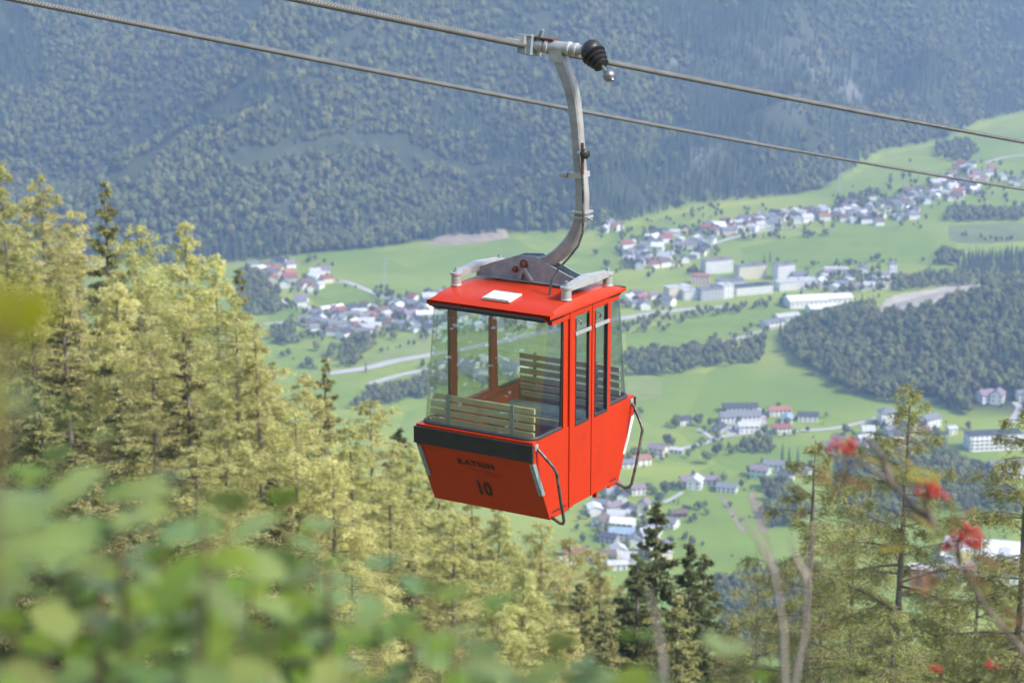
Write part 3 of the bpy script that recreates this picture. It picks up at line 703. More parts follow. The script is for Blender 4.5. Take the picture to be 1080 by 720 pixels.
# ------------------------------------------------------------------ single trees in the valley
def valley_tree(u, v, s, kind, label, group='single trees on the valley meadows'):
    x, y, z = ground(u, v); r = tag(empty('broadleaf_tree' if kind < 3 else 'conifer_tree', (x, y, z), random.uniform(0, 6), s), label, 'tree', group)
    link('trunk', TRUNK, r); link('crown', BRS[kind] if kind < 3 else CO[kind - 3], r)
VT = [(745, 489, .95, 0, 'big round tree on the meadow below the farm road'), (756, 481, .9, 1, 'round tree behind the big one below the farm road'), (704, 470, .8, 2, 'tree beside the dull pink farmhouse'),
      (732, 476, .55, 0, 'small tree on the verge of the farm road'), (661, 525, .85, 1, 'dark tree beneath the cabin handrail end'), (702, 522, .8, 2, 'bushy tree at the lane end in the meadow'),
      (687, 521, .65, 0, 'slim tree beside the lane under the cabin'), (713, 451, .9, 1, 'dark tree left of the hidden white house'), (736, 449, .8, 2, 'dark tree right of the hidden white house'),
      (695, 532, .8, 0, 'round tree above the lower village lane'), (771, 480, .5, 1, 'low bush at the corner of the rectangular copse'), (668, 483, .7, 2, 'tree behind the orange roofed house'),
      (356, 322, .35, 0, 'tiny lone tree on the green meadow'), (334, 370, .8, 1, 'round tree below the road end'), (326, 388, .8, 2, 'tree at the larch edge above the wood strip'),
      (402, 356, .6, 3, 'slim conifer below the middle village'), (386, 393, .55, 4, 'slim conifer on the railway road bank'), (448, 315, .6, 5, 'conifer beside the cabin roof edge'),
      (852, 252, .4, 0, 'tiny lone tree on the broad far meadow'), (925, 276, .85, 1, 'round tree on the broad far meadow'), (895, 281, .7, 2, 'tree above the cream hall'),
      (960, 172, .6, 0, 'lone tree in the far clearing'), (792, 346, .5, 1, 'lone tree at the tip of the bright meadow'), (812, 277, .7, 3, 'conifer behind the cream flats'),
      (806, 282, .7, 4, 'conifer above the cream flats'), (726, 540, .5, 0, 'bush beside the dark brown barn'), (746, 543, .45, 1, 'low bush on the lower meadow'), (738, 538, .55, 2, 'shrub above the dark brown barn'),
      (770, 535, .4, 0, 'tiny bush beside the faint track'), (832, 492, .8, 3, 'conifer behind the track houses'), (841, 494, .85, 4, 'second conifer behind the track houses'), (825, 488, .75, 5, 'third conifer behind the track houses'),
      (1060, 210, .7, 1, 'round tree above the far tree belt'), (640, 283, .8, 2, 'round tree on the meadow behind the hanger hose'), (628, 270, .7, 0, 'tree on the meadow beside the hanger'), (655, 270, .6, 1, 'tree at the edge of the loop road village'),
      (700, 350, .5, 2, 'bush on the edge of the bright meadow'), (680, 345, .7, 3, 'conifer on the valley road'), (690, 338, .7, 1, 'tree on the valley road')]
for a in VT: valley_tree(*a)

# two lattice pylons far off
M['galv'] = mat('galvanised_lattice', (.42, .44, .45), .6, .3)
def pylon(u, v, h, label):
    x, y, z = ground(u, v); r = tag(empty('power_pylon', (x, y, z), .5), label, 'pylon')
    leg = MB(); br = MB()
    for sx in (-1, 1):
        for sy in (-1, 1): link('leg', MB().tube([(sx * 2.4, sy * 2.4, -1), (sx * .5, sy * .5, h)], .16, 4).mesh('leg', M['galv']), r)
    for k in range(9):
        a, b = 2.4 - 1.9 * k / 9, 2.4 - 1.9 * (k + 1) / 9
        for s in (-1, 1):
            br.tube([(-a, s * a, h * k / 9), (b, s * b, h * (k + 1) / 9)], .09, 3); br.tube([(s * a, -a, h * k / 9), (s * b, b, h * (k + 1) / 9)], .09, 3)
    br.build('bracing', M['galv'], r)
    for zz in (.78, .88): MB().tube([(-5, 0, h * zz), (0, 0, h * zz + .8), (5, 0, h * zz)], .16, 4).build('cross_arm', M['galv'], r)
pylon(406, 303, 34, 'faint lattice pylon on the far green meadow')
pylon(885, 203, 42, 'faint lattice pylon at the forest edge above the far village')

# ------------------------------------------------------------------ near conifers
def conifer(seed, Ht, Rad, nb, twigs, tufts, style):
    """tapered trunk with limbs, and a crown of small needle tufts set along drooping twigs"""
    rs = np.random.RandomState(seed); larch = style == 'larch'
    tr = MB(); lean = rs.normal(0, .006, 2)
    zs_ = np.linspace(0, 1, 12); r0 = Ht * (.0105 if larch else .013)
    ax = lambda t: np.array([lean[0] * Ht * t + .03 * math.sin(5 * t + seed), lean[1] * Ht * t + .03 * math.cos(4 * t + seed), Ht * t])
    tr.tube([ax(t) - (0, 0, .6 if t == 0 else 0) for t in zs_], [r0 * (1 - t) ** .8 + .012 for t in zs_], 7)
    cen, nor, siz, tin = [], [], [], []; dirs = []
    lim = MB(); t0 = .12 if larch else .06
    for i in range(nb):
        lev = nb // 5; t = min(.995, t0 + (1 - t0) * (i // 5 + .5 + rs.normal(0, .3)) / lev)
        prof = ((1 - t) ** (.6 if larch else .85) * (1.0 if larch else 1.1) + .02) * (min(1, (t - t0) * 6 + .55))
        L = Rad * prof * rs.uniform(.45, 1.2); az = i * 2.39996 + rs.normal(0, .35)
        o = ax(t); out = np.array([math.cos(az), math.sin(az), 0])
        el = (rs.normal(.18, .16) + .5 * max(0, t - .6)) if larch else (rs.normal(-.22, .08) + 1.0 * max(0, t - .55))
        dr = .32 if larch else .12
        pt = lambda s: o + out * L * s * .98 + np.array([0, 0, L * (el * s - dr * s * s + (.14 if not larch else .10) * s ** 3)])
        lim.tube([pt(s) for s in (0, .35, .7, 1)], [max(.012, .018 * L ** .7), .013 * L ** .6 + .004, .009, .004], 4, cap=False)
        side = np.array([-out[1], out[0], 0]); bt = np.clip(rs.normal(.5, .22), 0, 1)
        kb = int(L * 16); ss_ = rs.rand(kb, 1)      # tufts sitting on the limb itself
        if kb:
            c = np.array([pt(float(q_)) for q_ in ss_]) + rs.normal(0, .05, (kb, 3)); c[:, 2] -= rs.rand(kb) * .08
            cen.append(c); dirs.append(np.repeat(out[None], kb, 0)); tin.append(np.clip(bt + rs.normal(0, .2, kb), 0, 1))
        for j in range(max(1, int(twigs * (1.35 if larch else 2.3) * (L / Rad) ** .85))):
            s = rs.uniform(.12, 1) ** .8; a = pt(s); sl = L * (1 - s) * .45 * rs.uniform(.4, 1) + (.02 * Rad + .16 * L) * rs.rand()
            q = side * rs.choice([-1, 1]) * sl + out * sl * .6 + np.array([0, 0, -sl * rs.uniform(.1, .75) if larch else -sl * rs.uniform(.0, .45)])
            k = max(2, int(tufts * rs.uniform(.6, 1.3)))
            ss_ = rs.rand(k, 1); c = a + q * ss_ + rs.normal(0, .02 * Rad ** .5 + .012 * L, (k, 3))
            if larch: c[:, 2] -= rs.rand(k) * .10 * Rad ** .5
            cen.append(c); dirs.append(np.repeat((q / (np.linalg.norm(q) + 1e-6))[None], k, 0)); tin.append(np.clip(bt + rs.normal(0, .2, k), 0, 1))
            if sl > .25: lim.tube([a, a + q * .6, a + q], [.008, .005, .002], 3, cap=False)
    c = np.concatenate(cen); d = np.concatenate(dirs); T = np.concatenate(tin); k = len(c)
    d = d + rs.normal(0, .6, (k, 3)); d /= np.linalg.norm(d, axis=1)[:, None]
    n_ = np.cross(d, rs.normal(size=(k, 3))); n_ /= np.linalg.norm(n_, axis=1)[:, None]
    return tr, lim, c, d, n_, T
def tuftmesh(name, c, d, n_, T, ln, wd, m, seed=0):
    rs = np.random.RandomState(seed); k = len(c); l = ln * rs.uniform(.6, 1.4, (k, 1)); w = wd * rs.uniform(.7, 1.3, (k, 1)); b = np.cross(d, n_)
    V = np.stack([c - d * l, c - b * w, c + d * l, c + b * w], 1).reshape(-1, 3)
    return qmesh(name, V, np.arange(4 * k).reshape(k, 4), m, T)
M['larch_y'] = mat('yellow_larch_needles', (.47, .475, .155), .7, attr=('tint', (.71, .695, .30)), transl=.45, objrand=.14, spec=.2)
M['larch_g'] = mat('olive_larch_needles', (.24, .25, .075), .7, attr=('tint', (.38, .385, .14)), transl=.3, objrand=.1, spec=.2)
M['spruce'] = mat('spruce_needles', (.07, .09, .035), .7, attr=('tint', (.16, .175, .06)), transl=.15, objrand=.15, spec=.25)
M['spruce_y'] = mat('mossy_spruce_needles', (.22, .22, .08), .7, attr=('tint', (.36, .35, .14)), transl=.2, objrand=.15, spec=.2)
M['bark'] = mat('grey_bark', (.17, .14, .115), .95, col2=(.28, .25, .22), scale=9, bump=.5, bscale=20, spec=.1)
M['twig'] = mat('grey_twigs', (.21, .175, .135), .9, vary=.3, scale=4, spec=.1)
def protos(style, n, seed, Ht, Rad, nb, tw, tu, ln, wd, m):
    out = []
    for s in range(n):
        tr, lim, c, d, n_, T = conifer(seed + s, Ht, Rad * (.9 + .12 * s), nb, tw, tu, style)
        out.append((tr.mesh('trunk', M['bark'], 40), lim.mesh('branches', M['twig'], 60), tuftmesh('crown', c, d, n_, T, ln, wd, M[m], s)))
    return out
TP = dict(larch=protos('larch', 5, 100, 24, 4.5, 165, 17, 21, .15, .022, 'larch_y'),
          spruce=protos('spruce', 2, 200, 24, 4.8, 190, 16, 14, .17, .045, 'spruce'),
          mossy=protos('spruce', 2, 220, 24, 4.6, 165, 15, 13, .17, .042, 'spruce_y'),
          olive=protos('larch', 3, 300, 17, 4.3, 115, 28, 27, .075, .0115, 'larch_g'))
BASEH = dict(larch=24, spruce=24, mossy=24, olive=17)
def near_tree(u, vtop, D, kind, label, var=None, wid=1.0, group=None):
    d = ray(u, vtop); t = D / d[1]; x, y, zt = d * t; zg = float(H(x, y)); h = zt - zg
    name = {'larch': 'larch_tree', 'olive': 'larch_tree', 'spruce': 'spruce_tree', 'mossy': 'spruce_tree'}[kind]
    s = h / BASEH[kind]; ps = TP[kind]; tr, br, cr = ps[(var if var is not None else random.randrange(9)) % len(ps)]
    sx = (s * .35 + .65) * wid
    r = tag(empty(name, (x, y, zg), random.uniform(0, 6.28), (sx, sx, s)), label, 'tree', group)
    link('trunk', tr, r); link('branches', br, r); link('crown', cr, r)
LT = [  # px of the tip, py of the tip, distance, kind, label
 (6, 170, 128, 'larch', 'tall yellow larch at the picture edge, its tip above the rest'), (48, 184, 134, 'larch', 'slender yellow larch with bare trunk beside the edge larch'),
 (104, 192, 126, 'mossy', 'dark spruce tip rising among the yellow larches'), (78, 222, 138, 'larch', 'pale larch half hidden between slender larch and dark spruce'),
 (142, 236, 124, 'larch', 'yellow larch just beside the dark spruce tip'), (192, 234, 128, 'larch', 'broad topped yellow larch on the ridge of the stand'),
 (168, 268, 140, 'larch', 'low larch behind the broad topped one'), (228, 268, 122, 'larch', 'yellow larch with long bare grey trunk'), (258, 284, 130, 'mossy', 'dark narrow spruce at the outer side of the larch stand'),
 (248, 312, 116, 'larch', 'bright larch in front of the narrow dark spruce'), (30, 262, 112, 'larch', 'larch in front of the edge larch'), (118, 286, 108, 'larch', 'larch below the dark spruce tip'),
 (70, 300, 104, 'mossy', 'brownish spruce deep in the larch stand'), (160, 330, 104, 'larch', 'bushy larch in the middle of the stand'), (200, 350, 100, 'mossy', 'olive spruce in the middle of the stand'),
 (275, 352, 112, 'larch', 'larch sloping away at the outer side of the stand'), (292, 380, 124, 'mossy', 'olive spruce beside the distant wood strip'), (326, 392, 128, 'larch', 'pointed larch below the round copse'),
 (338, 378, 134, 'mossy', 'slim olive spruce under the railway road'), (392, 420, 126, 'larch', 'leaning yellow larch left of the cabin'), (372, 446, 118, 'larch', 'larch below the leaning larch'),
 (421, 452, 132, 'spruce', 'dark spruce tip left of the cabin band'), (438, 470, 122, 'larch', 'yellow larch just left of the cabin front'), (464, 486, 130, 'larch', 'larch rising behind the lower cabin edge'),
 (310, 432, 104, 'larch', 'broad larch in front of the pointed one'), (240, 410, 96, 'larch', 'larch low in the stand with bright outer twigs'), (120, 400, 92, 'mossy', 'dull spruce above the blurred shrub'),
 (40, 400, 94, 'mossy', 'shadowy spruce at the picture edge'), (350, 490, 102, 'larch', 'yellow larch above the blurred leaves'), (410, 506, 108, 'larch', 'yellow larch under the cabin front'),
 (502, 520, 128, 'larch', 'larch behind the cabin number panel'), (530, 532, 116, 'larch', 'larch with grey trunk directly below the cabin'), (476, 540, 104, 'larch', 'bright larch below the cabin front edge'),
 (572, 552, 124, 'larch', 'larch under the cabin door corner'), (602, 566, 130, 'larch', 'small larch beside the red roofed house'), (634, 584, 122, 'larch', 'pointed bright larch under the lower village'),
 (556, 590, 106, 'larch', 'larch below the cabin among paler ones'), (614, 612, 112, 'mossy', 'olive spruce between the small larches'), (660, 612, 118, 'larch', 'last yellow larch before the dark spruces'),
 (290, 500, 90, 'mossy', 'dull spruce behind the tallest blurred leaves'), (440, 590, 94, 'mossy', 'dark olive spruce low under the cabin'), (520, 624, 96, 'larch', 'low larch above the blurred leaves at middle'),
 (200, 470, 86, 'larch', 'larch behind the brightest blurred leaf'), (90, 480, 84, 'mossy', 'spruce behind the blurred shrub crown'), (370, 590, 88, 'larch', 'larch low behind the blurred shrub'),
 (640, 640, 100, 'mossy', 'olive spruce at the bottom beside the dark pair'), (580, 650, 92, 'larch', 'larch at the bottom below the cabin door'),
 (693, 530, 118, 'spruce', 'tall dark spruce standing before the lower meadow'), (728, 568, 120, 'spruce', 'shorter dark spruce beside the tall one'), (744, 584, 126, 'spruce', 'smallest spruce of the dark group'), (678, 580, 114, 'spruce', 'dark spruce joined to the tall one on the village side'),
 (716, 626, 108, 'mossy', 'olive spruce in front of the dark pair'), (770, 650, 104, 'mossy', 'low olive spruce behind the bare twigs')]
LT += [(12, 236, 150, 'larch', 'larch filling the gap behind the edge larch'), (62, 262, 152, 'larch', 'larch filling the gap behind the slender larch'), (112, 300, 150, 'mossy', 'spruce in the shade behind the dark tip'), (150, 296, 154, 'larch', 'pale larch behind the larch beside the dark tip'),
 (206, 312, 150, 'larch', 'pale larch behind the broad topped one'), (185, 372, 146, 'mossy', 'spruce in the shade behind the bare trunk larch'), (235, 362, 148, 'larch', 'larch behind the narrow dark spruce'), (268, 402, 146, 'larch', 'larch low behind the sloping stand edge'), (300, 452, 142, 'larch', 'larch low behind the pointed one'),
 (345, 436, 146, 'larch', 'larch behind the leaning larch'), (30, 340, 144, 'mossy', 'spruce in deep shade near the picture edge'), (90, 372, 140, 'larch', 'larch in the depth of the stand'), (140, 430, 132, 'larch', 'larch deep behind the blurred leaves'), (400, 500, 140, 'larch', 'larch behind the one left of the cabin front'), (455, 540, 138, 'larch', 'larch in the depth under the cabin front'), (540, 580, 136, 'larch', 'larch in the depth under the cabin')]
for i, (u, v, D, kd, lab) in enumerate(LT):
    near_tree(u, v, D, kd, lab, i, wid={'spruce': 1.2, 'mossy': 1.05}.get(kd, 1.2), group='conifers on the near slope')
OT = [(858, 462, 56, 'gnarled sparse larch with crooked tip and dead lower limbs', 0, 1.0), (953, 398, 52, 'slender olive larch with straight dark trunk, tallest on its side', 1, .92),
      (905, 500, 66, 'olive larch between gnarled and slender larch', 2, 1.0), (1040, 560, 60, 'thin larch with dark stem beside the rowan branch', 1, .8), (1092, 430, 50, 'larch outside the frame whose drooping twigs reach in', 0, 1.1),
      (800, 600, 72, 'low olive larch behind the bare sapling', 2, .9), (1000, 590, 74, 'olive larch low behind the rowan branch', 0, 1.0), (870, 600, 64, 'bushy olive larch low between the trunks', 2, 1.1), (940, 640, 46, 'low olive larch at the bottom edge', 1, 1.0), (1075, 640, 58, 'olive larch in the bottom corner', 2, 1.0)]
for u, v, D, lab, var, wid in OT: near_tree(u, v, D, 'olive', lab, var, wid, 'olive larches near the rowan')

# ------------------------------------------------------------------ cabin
YAW = R(31.3); CAB = Vector((.142, 19.25, -6.22))
G = empty('cable_car_cabin', CAB, -YAW)
tag(G, 'red four seat cable car cabin with number ten hanging from the nearer rope', 'cable car')
red = mat('red_paint', (.52, .034, .005), .36, vary=.08, scale=3, spec=.35, dirt=((.24, .03, .012), 9, .55), bump=.02, bscale=6)
redin = red
black = mat('black_rubber', (.026, .026, .028), .45, vary=.3, scale=12, spec=.5)
gasket = mat('grey_gasket', (.035, .036, .04), .55, vary=.2, scale=20)
alu = mat('cast_aluminium', (.50, .50, .49), .45, .35, vary=.18, scale=14, dirt=((.30, .28, .25), 25, .5))
steel = mat('galvanised_steel', (.30, .37, .39), .6, .15, vary=.3, scale=11, col2=(.22, .27, .285), dirt=((.20, .21, .21), 30, .4))
arms = mat('hanger_steel', (.40, .40, .395), .5, .3, col2=(.27, .27, .27), scale=7, dirt=((.22, .19, .15), 22, .6))
wood = mat('bench_wood', (.74, .58, .35), .6, col2=(.60, .45, .25), scale=8, spec=.3)
brk = mat('bracket_paint', (.22, .30, .33), .5)
seatm = mat('seat_covering', (.13, .16, .175), .75, vary=.15, scale=20)
floorm = mat('floor_plate', (.12, .12, .12), .7, vary=.3, scale=15)
white = mat('white_plate', (.80, .80, .78), .45, vary=.06, scale=10)
rust = mat('rusty_bolt', (.16, .075, .045), .8, vary=.4, scale=60)
chrome = mat('worn_bar', (.34, .34, .34), .35, .7, vary=.4, scale=30)
pipe = mat('dark_bar', (.04, .04, .042), .4, .4, col2=(.16, .155, .15), scale=18)
ink = mat('black_lettering', (.02, .012, .012), .5)
fine = mat('faint_lettering', (.30, .02, .012), .5)
glass = bpy.data.materials.new('acrylic_glass'); glass.use_nodes = True
gt = glass.node_tree; gt.nodes.remove(gt.nodes['Principled BSDF'])
g1 = gt.nodes.new('ShaderNodeBsdfTransparent'); g1.inputs[0].default_value = (.90, .945, .92, 1)
g2 = gt.nodes.new('ShaderNodeBsdfGlossy'); g2.inputs['Roughness'].default_value = .02; g2.inputs[0].default_value = (1, 1, 1, 1)
gf = gt.nodes.new('ShaderNodeLayerWeight'); gp = gt.nodes.new('ShaderNodeMath'); gp.operation = 'POWER'; gp.inputs[1].default_value = 4; ga_ = gt.nodes.new('ShaderNodeMath'); ga_.operation = 'MULTIPLY_ADD'; ga_.inputs[1].default_value = .9; ga_.inputs[2].default_value = .11
gmx = gt.nodes.new('ShaderNodeMixShader'); gtc = gt.nodes.new('ShaderNodeTexCoord')
gn = gt.nodes.new('ShaderNodeTexNoise'); gn.inputs['Scale'].default_value = 7; gn.inputs['Detail'].default_value = 2
gb = gt.nodes.new('ShaderNodeBump'); gb.inputs['Strength'].default_value = .6; gb.inputs['Distance'].default_value = .02
gl = gt.links.new
gl(gtc.outputs['Object'], gn.inputs['Vector']); gl(gn.outputs[0], gb.inputs['Height']); gl(gb.outputs[0], g2.inputs['Normal']); gl(gb.outputs[0], gf.inputs['Normal'])
gl(gf.outputs['Facing'], gp.inputs[0]); gl(gp.outputs[0], ga_.inputs[0]); gl(ga_.outputs[0], gmx.inputs[0]); gl(g1.outputs[0], gmx.inputs[1]); gl(g2.outputs[0], gmx.inputs[2]); gl(gmx.outputs[0], gt.nodes['Material Output'].inputs[0])

W = .592; ZW = .765; ZB = .61; YW = .925; YB = .625; YR = .69; ZR = 1.85
# tub: end panels, side panels, floor
for s in (-1, 1):
    t = .022; MB().prism([(s * YB, 0), (s * YW, ZB), (s * YW, ZW), (s * (YW - t), ZW), (s * (YW - t), ZB + .004), (s * (YB - t), 0)], 0, -W, W).build('end_panel', red, G)
def ylow(z, s): return s * (YB + (YW - YB) * min(z, ZB) / ZB)
def sidepoly(a, b):   # side panel outline between y=a and y=b (None = the slanted end)
    P = []
    lo_a = -YB if a is None else a; lo_b = YB if b is None else b
    P += [(lo_a, 0), (lo_b, 0)]
    P += [(YW, ZB), (YW, ZW)] if b is None else [(b, ZW)]
    P += [(-YW, ZW), (-YW, ZB)] if a is None else [(a, ZW)]
    return P
e = .0015
MB().prism(sidepoly(None, None), 0, -W - .018 - e, -W - e).build('side_panel', red, G)
MB().prism(sidepoly(None, -.305), 0, W + e, W + .018).build('side_panel', red, G)
MB().prism(sidepoly(.452, None), 0, W + e, W + .018).build('side_panel', red, G)
MB().prism([(-YB + .03, .12), (YB - .03, .12), (.88, ZW - .05), (-.88, ZW - .05)], 0, W - .03, W - .01).build('inner_side', redin, G)
MB().box((0, 0, .10), (2 * W - .01, 2 * YB + .02, .03)).build('floor', floorm, G)
MB().box((0, 0, .02), (2 * W - .02, 2 * YB - .05, .03)).box((.3, .1, -.01), (.05, .05, .05)).box((W - .02, .26, -.015), (.04, .03, .05)).build('underside', red, G)
# rim that carries the glazing
for s in (-1, 1):
    MB().box((0, s * .885, ZW + .006), (2 * W + .03, .085, .03)).build('rim', red, G)
for s in (-1, 1):
    for y0, y1 in (((-.84, -.31), (.455, .84)) if s > 0 else ((-.84, .84),)):
        MB().box((s * (W - .005), (y0 + y1) / 2, ZW + .005), (.05, y1 - y0, .028)).build('rim', red, G)
# bumper bands, corner rub strips
for s in (-1, 1):
    MB().box((0, s * (YW + .014), .69), (2 * W + .05, .03, .15)).build('bumper_band', black, G)
    for sx in (-1, 1):
        m = MB(); a, b = (ylow(.59, s) + s * .016, .59), (ylow(.26, s) + s * .016, .26)
        m.prism([a, b, (b[0] - s * .05, b[1]), (a[0] - s * .05, a[1])], 0, sx * (W - .004) - .014, sx * (W - .004) + .026)
        m.build('rub_strip', steel if s < 0 else white, G)
# rivets and the small slots in the side panels
for y, z in ((-.15, .30), (-.03, .355), (.07, .385), (.17, .42), (-.19, .20)): MB().lathe((W + .018, y, z), (1, 0, 0), [(0, .007), (.006, .007)], 8).build('rivet', white, G)
for y in (-.47, .52): MB().box((W + .0195, y, .062), (.003, .25 if y < 0 else .13, .012)).build('slot', black, G)
# door frame post and two door leaves
MB().box((W + .006, -.269, .93), (.042, .066, 1.82)).build('door_post', red, G)
def leaf(y0, y1, w0, w1):
    z0, z1 = .03, 1.825; d = MB()
    for a, b, c, e_ in ((y0, y1, z0, ZW), (y0, w0, ZW, z1), (w1, y1, ZW, z1), (w0, w1, 1.782, z1)): d.box((W + .012, (a + b) / 2, (c + e_) / 2), (.026, b - a, e_ - c))
    o = d.build('door', red, G)
    MB().box((W + .012, (w0 + w1) / 2, 1.272), (.006, w1 - w0 - .004, 1.004)).build('pane', glass, o)
    for a, b, c, e_ in ((w0, w1, ZW - .004, ZW + .016), (w0, w0 + .012, ZW, 1.75), (w1 - .012, w1, ZW, 1.75)): MB().box((W + .0165, (a + b) / 2, (c + e_) / 2), (.026, b - a, e_ - c)).build('seal', gasket, o)
    MB().box((W + .034, (w0 + w1) / 2, 1.615), (.012, w1 - w0 + .03, .032)).build('white_bar', alu, o)
    MB().tube([(W + .02, w0 + .06, 1.73), (W + .05, w0 + .07, 1.71), (W + .03, w0 + .08, 1.68)], .006, 6).build('latch', pipe, o)
leaf(-.234, .088, -.205, .045); leaf(.102, .448, .148, .388)
MB().box((W - .004, .095, .9), (.02, .03, 1.72)).build('door_seal', black, G)
MB().box((W - .004, .43, 1.28), (.03, .075, 1.04)).build('window_post', red, G)
# fixed glazing posts
for y0, y1 in ((-.405, -.295), (.295, .39)): MB().box((-W + .005, (y0 + y1) / 2, 1.31), (.034, y1 - y0, 1.09)).build('window_post', red, G)
MB().box((W - .005, -.35, 1.31), (.03, .08, 1.09)).build('window_post', red, G)
MB().box((-W + .004, 0, .80), (.045, .9, .05)).build('sill', red, G)
MB().box((-W, 0, 1.30), (.006, .576, .98)).build('pane', glass, G)
# the two bent end panes with their seals
def bent(z, yf, ye, x, s, rad, nC=10):
    P = [(-x, s * ye), ] ; P += [(-x, s * (ye + (yf - rad - ye) * k / 3)) for k in (1, 2, 3)]
    for k in range(1, nC + 1):
        a = math.pi / 2 * k / nC; P.append((-x + rad - rad * math.cos(a), s * (yf - rad + rad * math.sin(a))))
    P += [(-x + rad + (2 * x - 2 * rad) * k / 8, s * yf) for k in range(1, 8)]
    for k in range(nC + 1):
        a = math.pi / 2 * (1 - k / nC); P.append((x - rad + rad * math.cos(a), s * (yf - rad + rad * math.sin(a))))
    P += [(x, s * (ye + (yf - rad - ye) * k / 3)) for k in (2, 1, 0)]
    return [(a, b, z) for a, b in P]
for s in (-1, 1):
    lo = bent(.795, .885, .415, W - .006, s, .11); hi = bent(1.845, .675, .40, W + .004, s, .055); n = len(lo)
    gm_ = MB(); nz = 8; vv = []
    for off in (0, .006):
        for k in range(nz + 1):
            t = k / nz
            for a, b in zip(lo, hi): p = Vector(a).lerp(Vector(b), t); p.x *= 1 - off; p.y *= 1 - off; vv.append(p)
    N1 = (nz + 1) * n; ff = []
    for base in (0, N1):
        for k in range(nz):
            for i in range(n - 1):
                q = (base + k * n + i, base + k * n + i + 1, base + (k + 1) * n + i + 1, base + (k + 1) * n + i); ff.append(q if base == 0 else q[::-1])
    o = gm_.add(vv, ff).build('end_pane', glass, G, 70)
    MB().tube(lo, .019, 8, up=(0, 0, 1)).build('lower_seal', gasket, o, 60); MB().tube([(x, y, z - .018) for x, y, z in hi], .026, 8, up=(0, 0, 1)).build('upper_seal', black, o, 60)
    for sx in (0, -1):
        MB().tube([lo[sx], hi[sx]], .012, 6, up=(0, 1, 0)).build('side_seal', black, o, 60)
# roof: crowned shell with sloping fascia
yp = [-YR, -YR + .004, -.60, -.50, -.40, -.30, -.15, 0, .15, .30, .40, .50, .60, YR - .004, YR]
def zt_(y): a = abs(y); return 1.955 - .042 * (a / .58) ** 2 - (max(0, a - .58) * .42)
rv, rf_ = [], []
for i, y in enumerate(yp):
    ed = i in (0, len(yp) - 1)
    top = zt_(y) - (.022 if ed else 0); bot = 1.835
    for x, z in ((-.636, bot), (-.635, bot + .03), (-.612, top - .012), (-.2, top), (.2, top), (.612, top - .012), (.635, bot + .03), (.636, bot), (.60, bot - .004), (-.60, bot - .004)): rv.append((x, y, z))
for i in range(len(yp) - 1):
    rf_ += [(i * 10 + k, (i + 1) * 10 + k, (i + 1) * 10 + (k + 1) % 10, i * 10 + (k + 1) % 10) for k in range(10)]
rf_ += [tuple(range(10)), tuple(range((len(yp) - 1) * 10 + 9, (len(yp) - 1) * 10 - 1, -1))]
roof = MB().add(rv, rf_).build('roof', red, G, 25)
bvm = roof.modifiers.new('bevel', 'BEVEL'); bvm.width = .008; bvm.segments = 2; bvm.limit_method = 'ANGLE'; bvm.angle_limit = R(25)
pm = Matrix.Rotation(math.atan(.13), 3, 'X'); pc = Vector((.018, -.475, zt_(-.475) + .008))
MB().box(pc, (.285, .215, .014), pm).build('label_plate', white, roof)
MB().box(pc + pm @ Vector((0, -.104, .010)), (.26, .007, .005), pm).box(pc + pm @ Vector((0, .1, .010)), (.26, .004, .003), pm).build('plate_edge', steel, roof)
MB().box((0, 0, 1.82), (2 * W - .06, 2 * .60, .02)).build('ceiling', red, G)
for s in (-1, 1): MB().box((s * (W - .005), 0, 1.80), (.05, 1.22, .06)).build('top_rail', red, G)
# benches
def bench(s, zs, yb, x0, x1):
    b = link('bench', None, G)
    for z in zs: MB().box(((x0 + x1) / 2, s * (yb - .05 * (z - 1.0)), z), (x1 - x0, .024, .049)).build('slat', wood, b)
    for x in (-.37, .30): MB().box((x, s * (yb + .021), (zs[0] + zs[-1]) / 2), (.034, .012, zs[0] - zs[-1] + .07)).build('bracket', brk, b)
    MB().box((0, s * .50, .62), (2 * W - .06, .42, .03)).build('seat_board', seatm, b)
    MB().box((0, s * .285, .595), (2 * W - .06, .03, .06)).build('slat', wood, b)
    MB().box((0, s * .34, .35), (2 * W - .08, .02, .44)).build('seat_front', redin, b)
bench(-1, [1.012, .940, .868, .796], .745, -.56, .52); bench(1, [1.065, .99, .915, .84, .765, .69], .735, -.52, .56)
# guide rails on the door side
for s in (-1, 1):
    for sx in (1,):
        path = [(sx * (W + .01), s * .87, .735), (sx * (W + .06), s * .86, .69), (sx * .755, s * .805, .55), (sx * .775, s * .795, .50), (sx * .765, s * .70, .20), (sx * .755, s * .63, .02), (sx * .735, s * .615, -.015), (sx * .70, s * .605, -.02), (sx * (W - .02), s * .59, .03)]
        o = MB().tube(path, .0145, 8, up=(0, 1, 0)).build('guide_rail', pipe, G, 60)
        MB().box((sx * (W + .012), s * .873, .735), (.03, .05, .06)).build('rail_foot', alu, o)
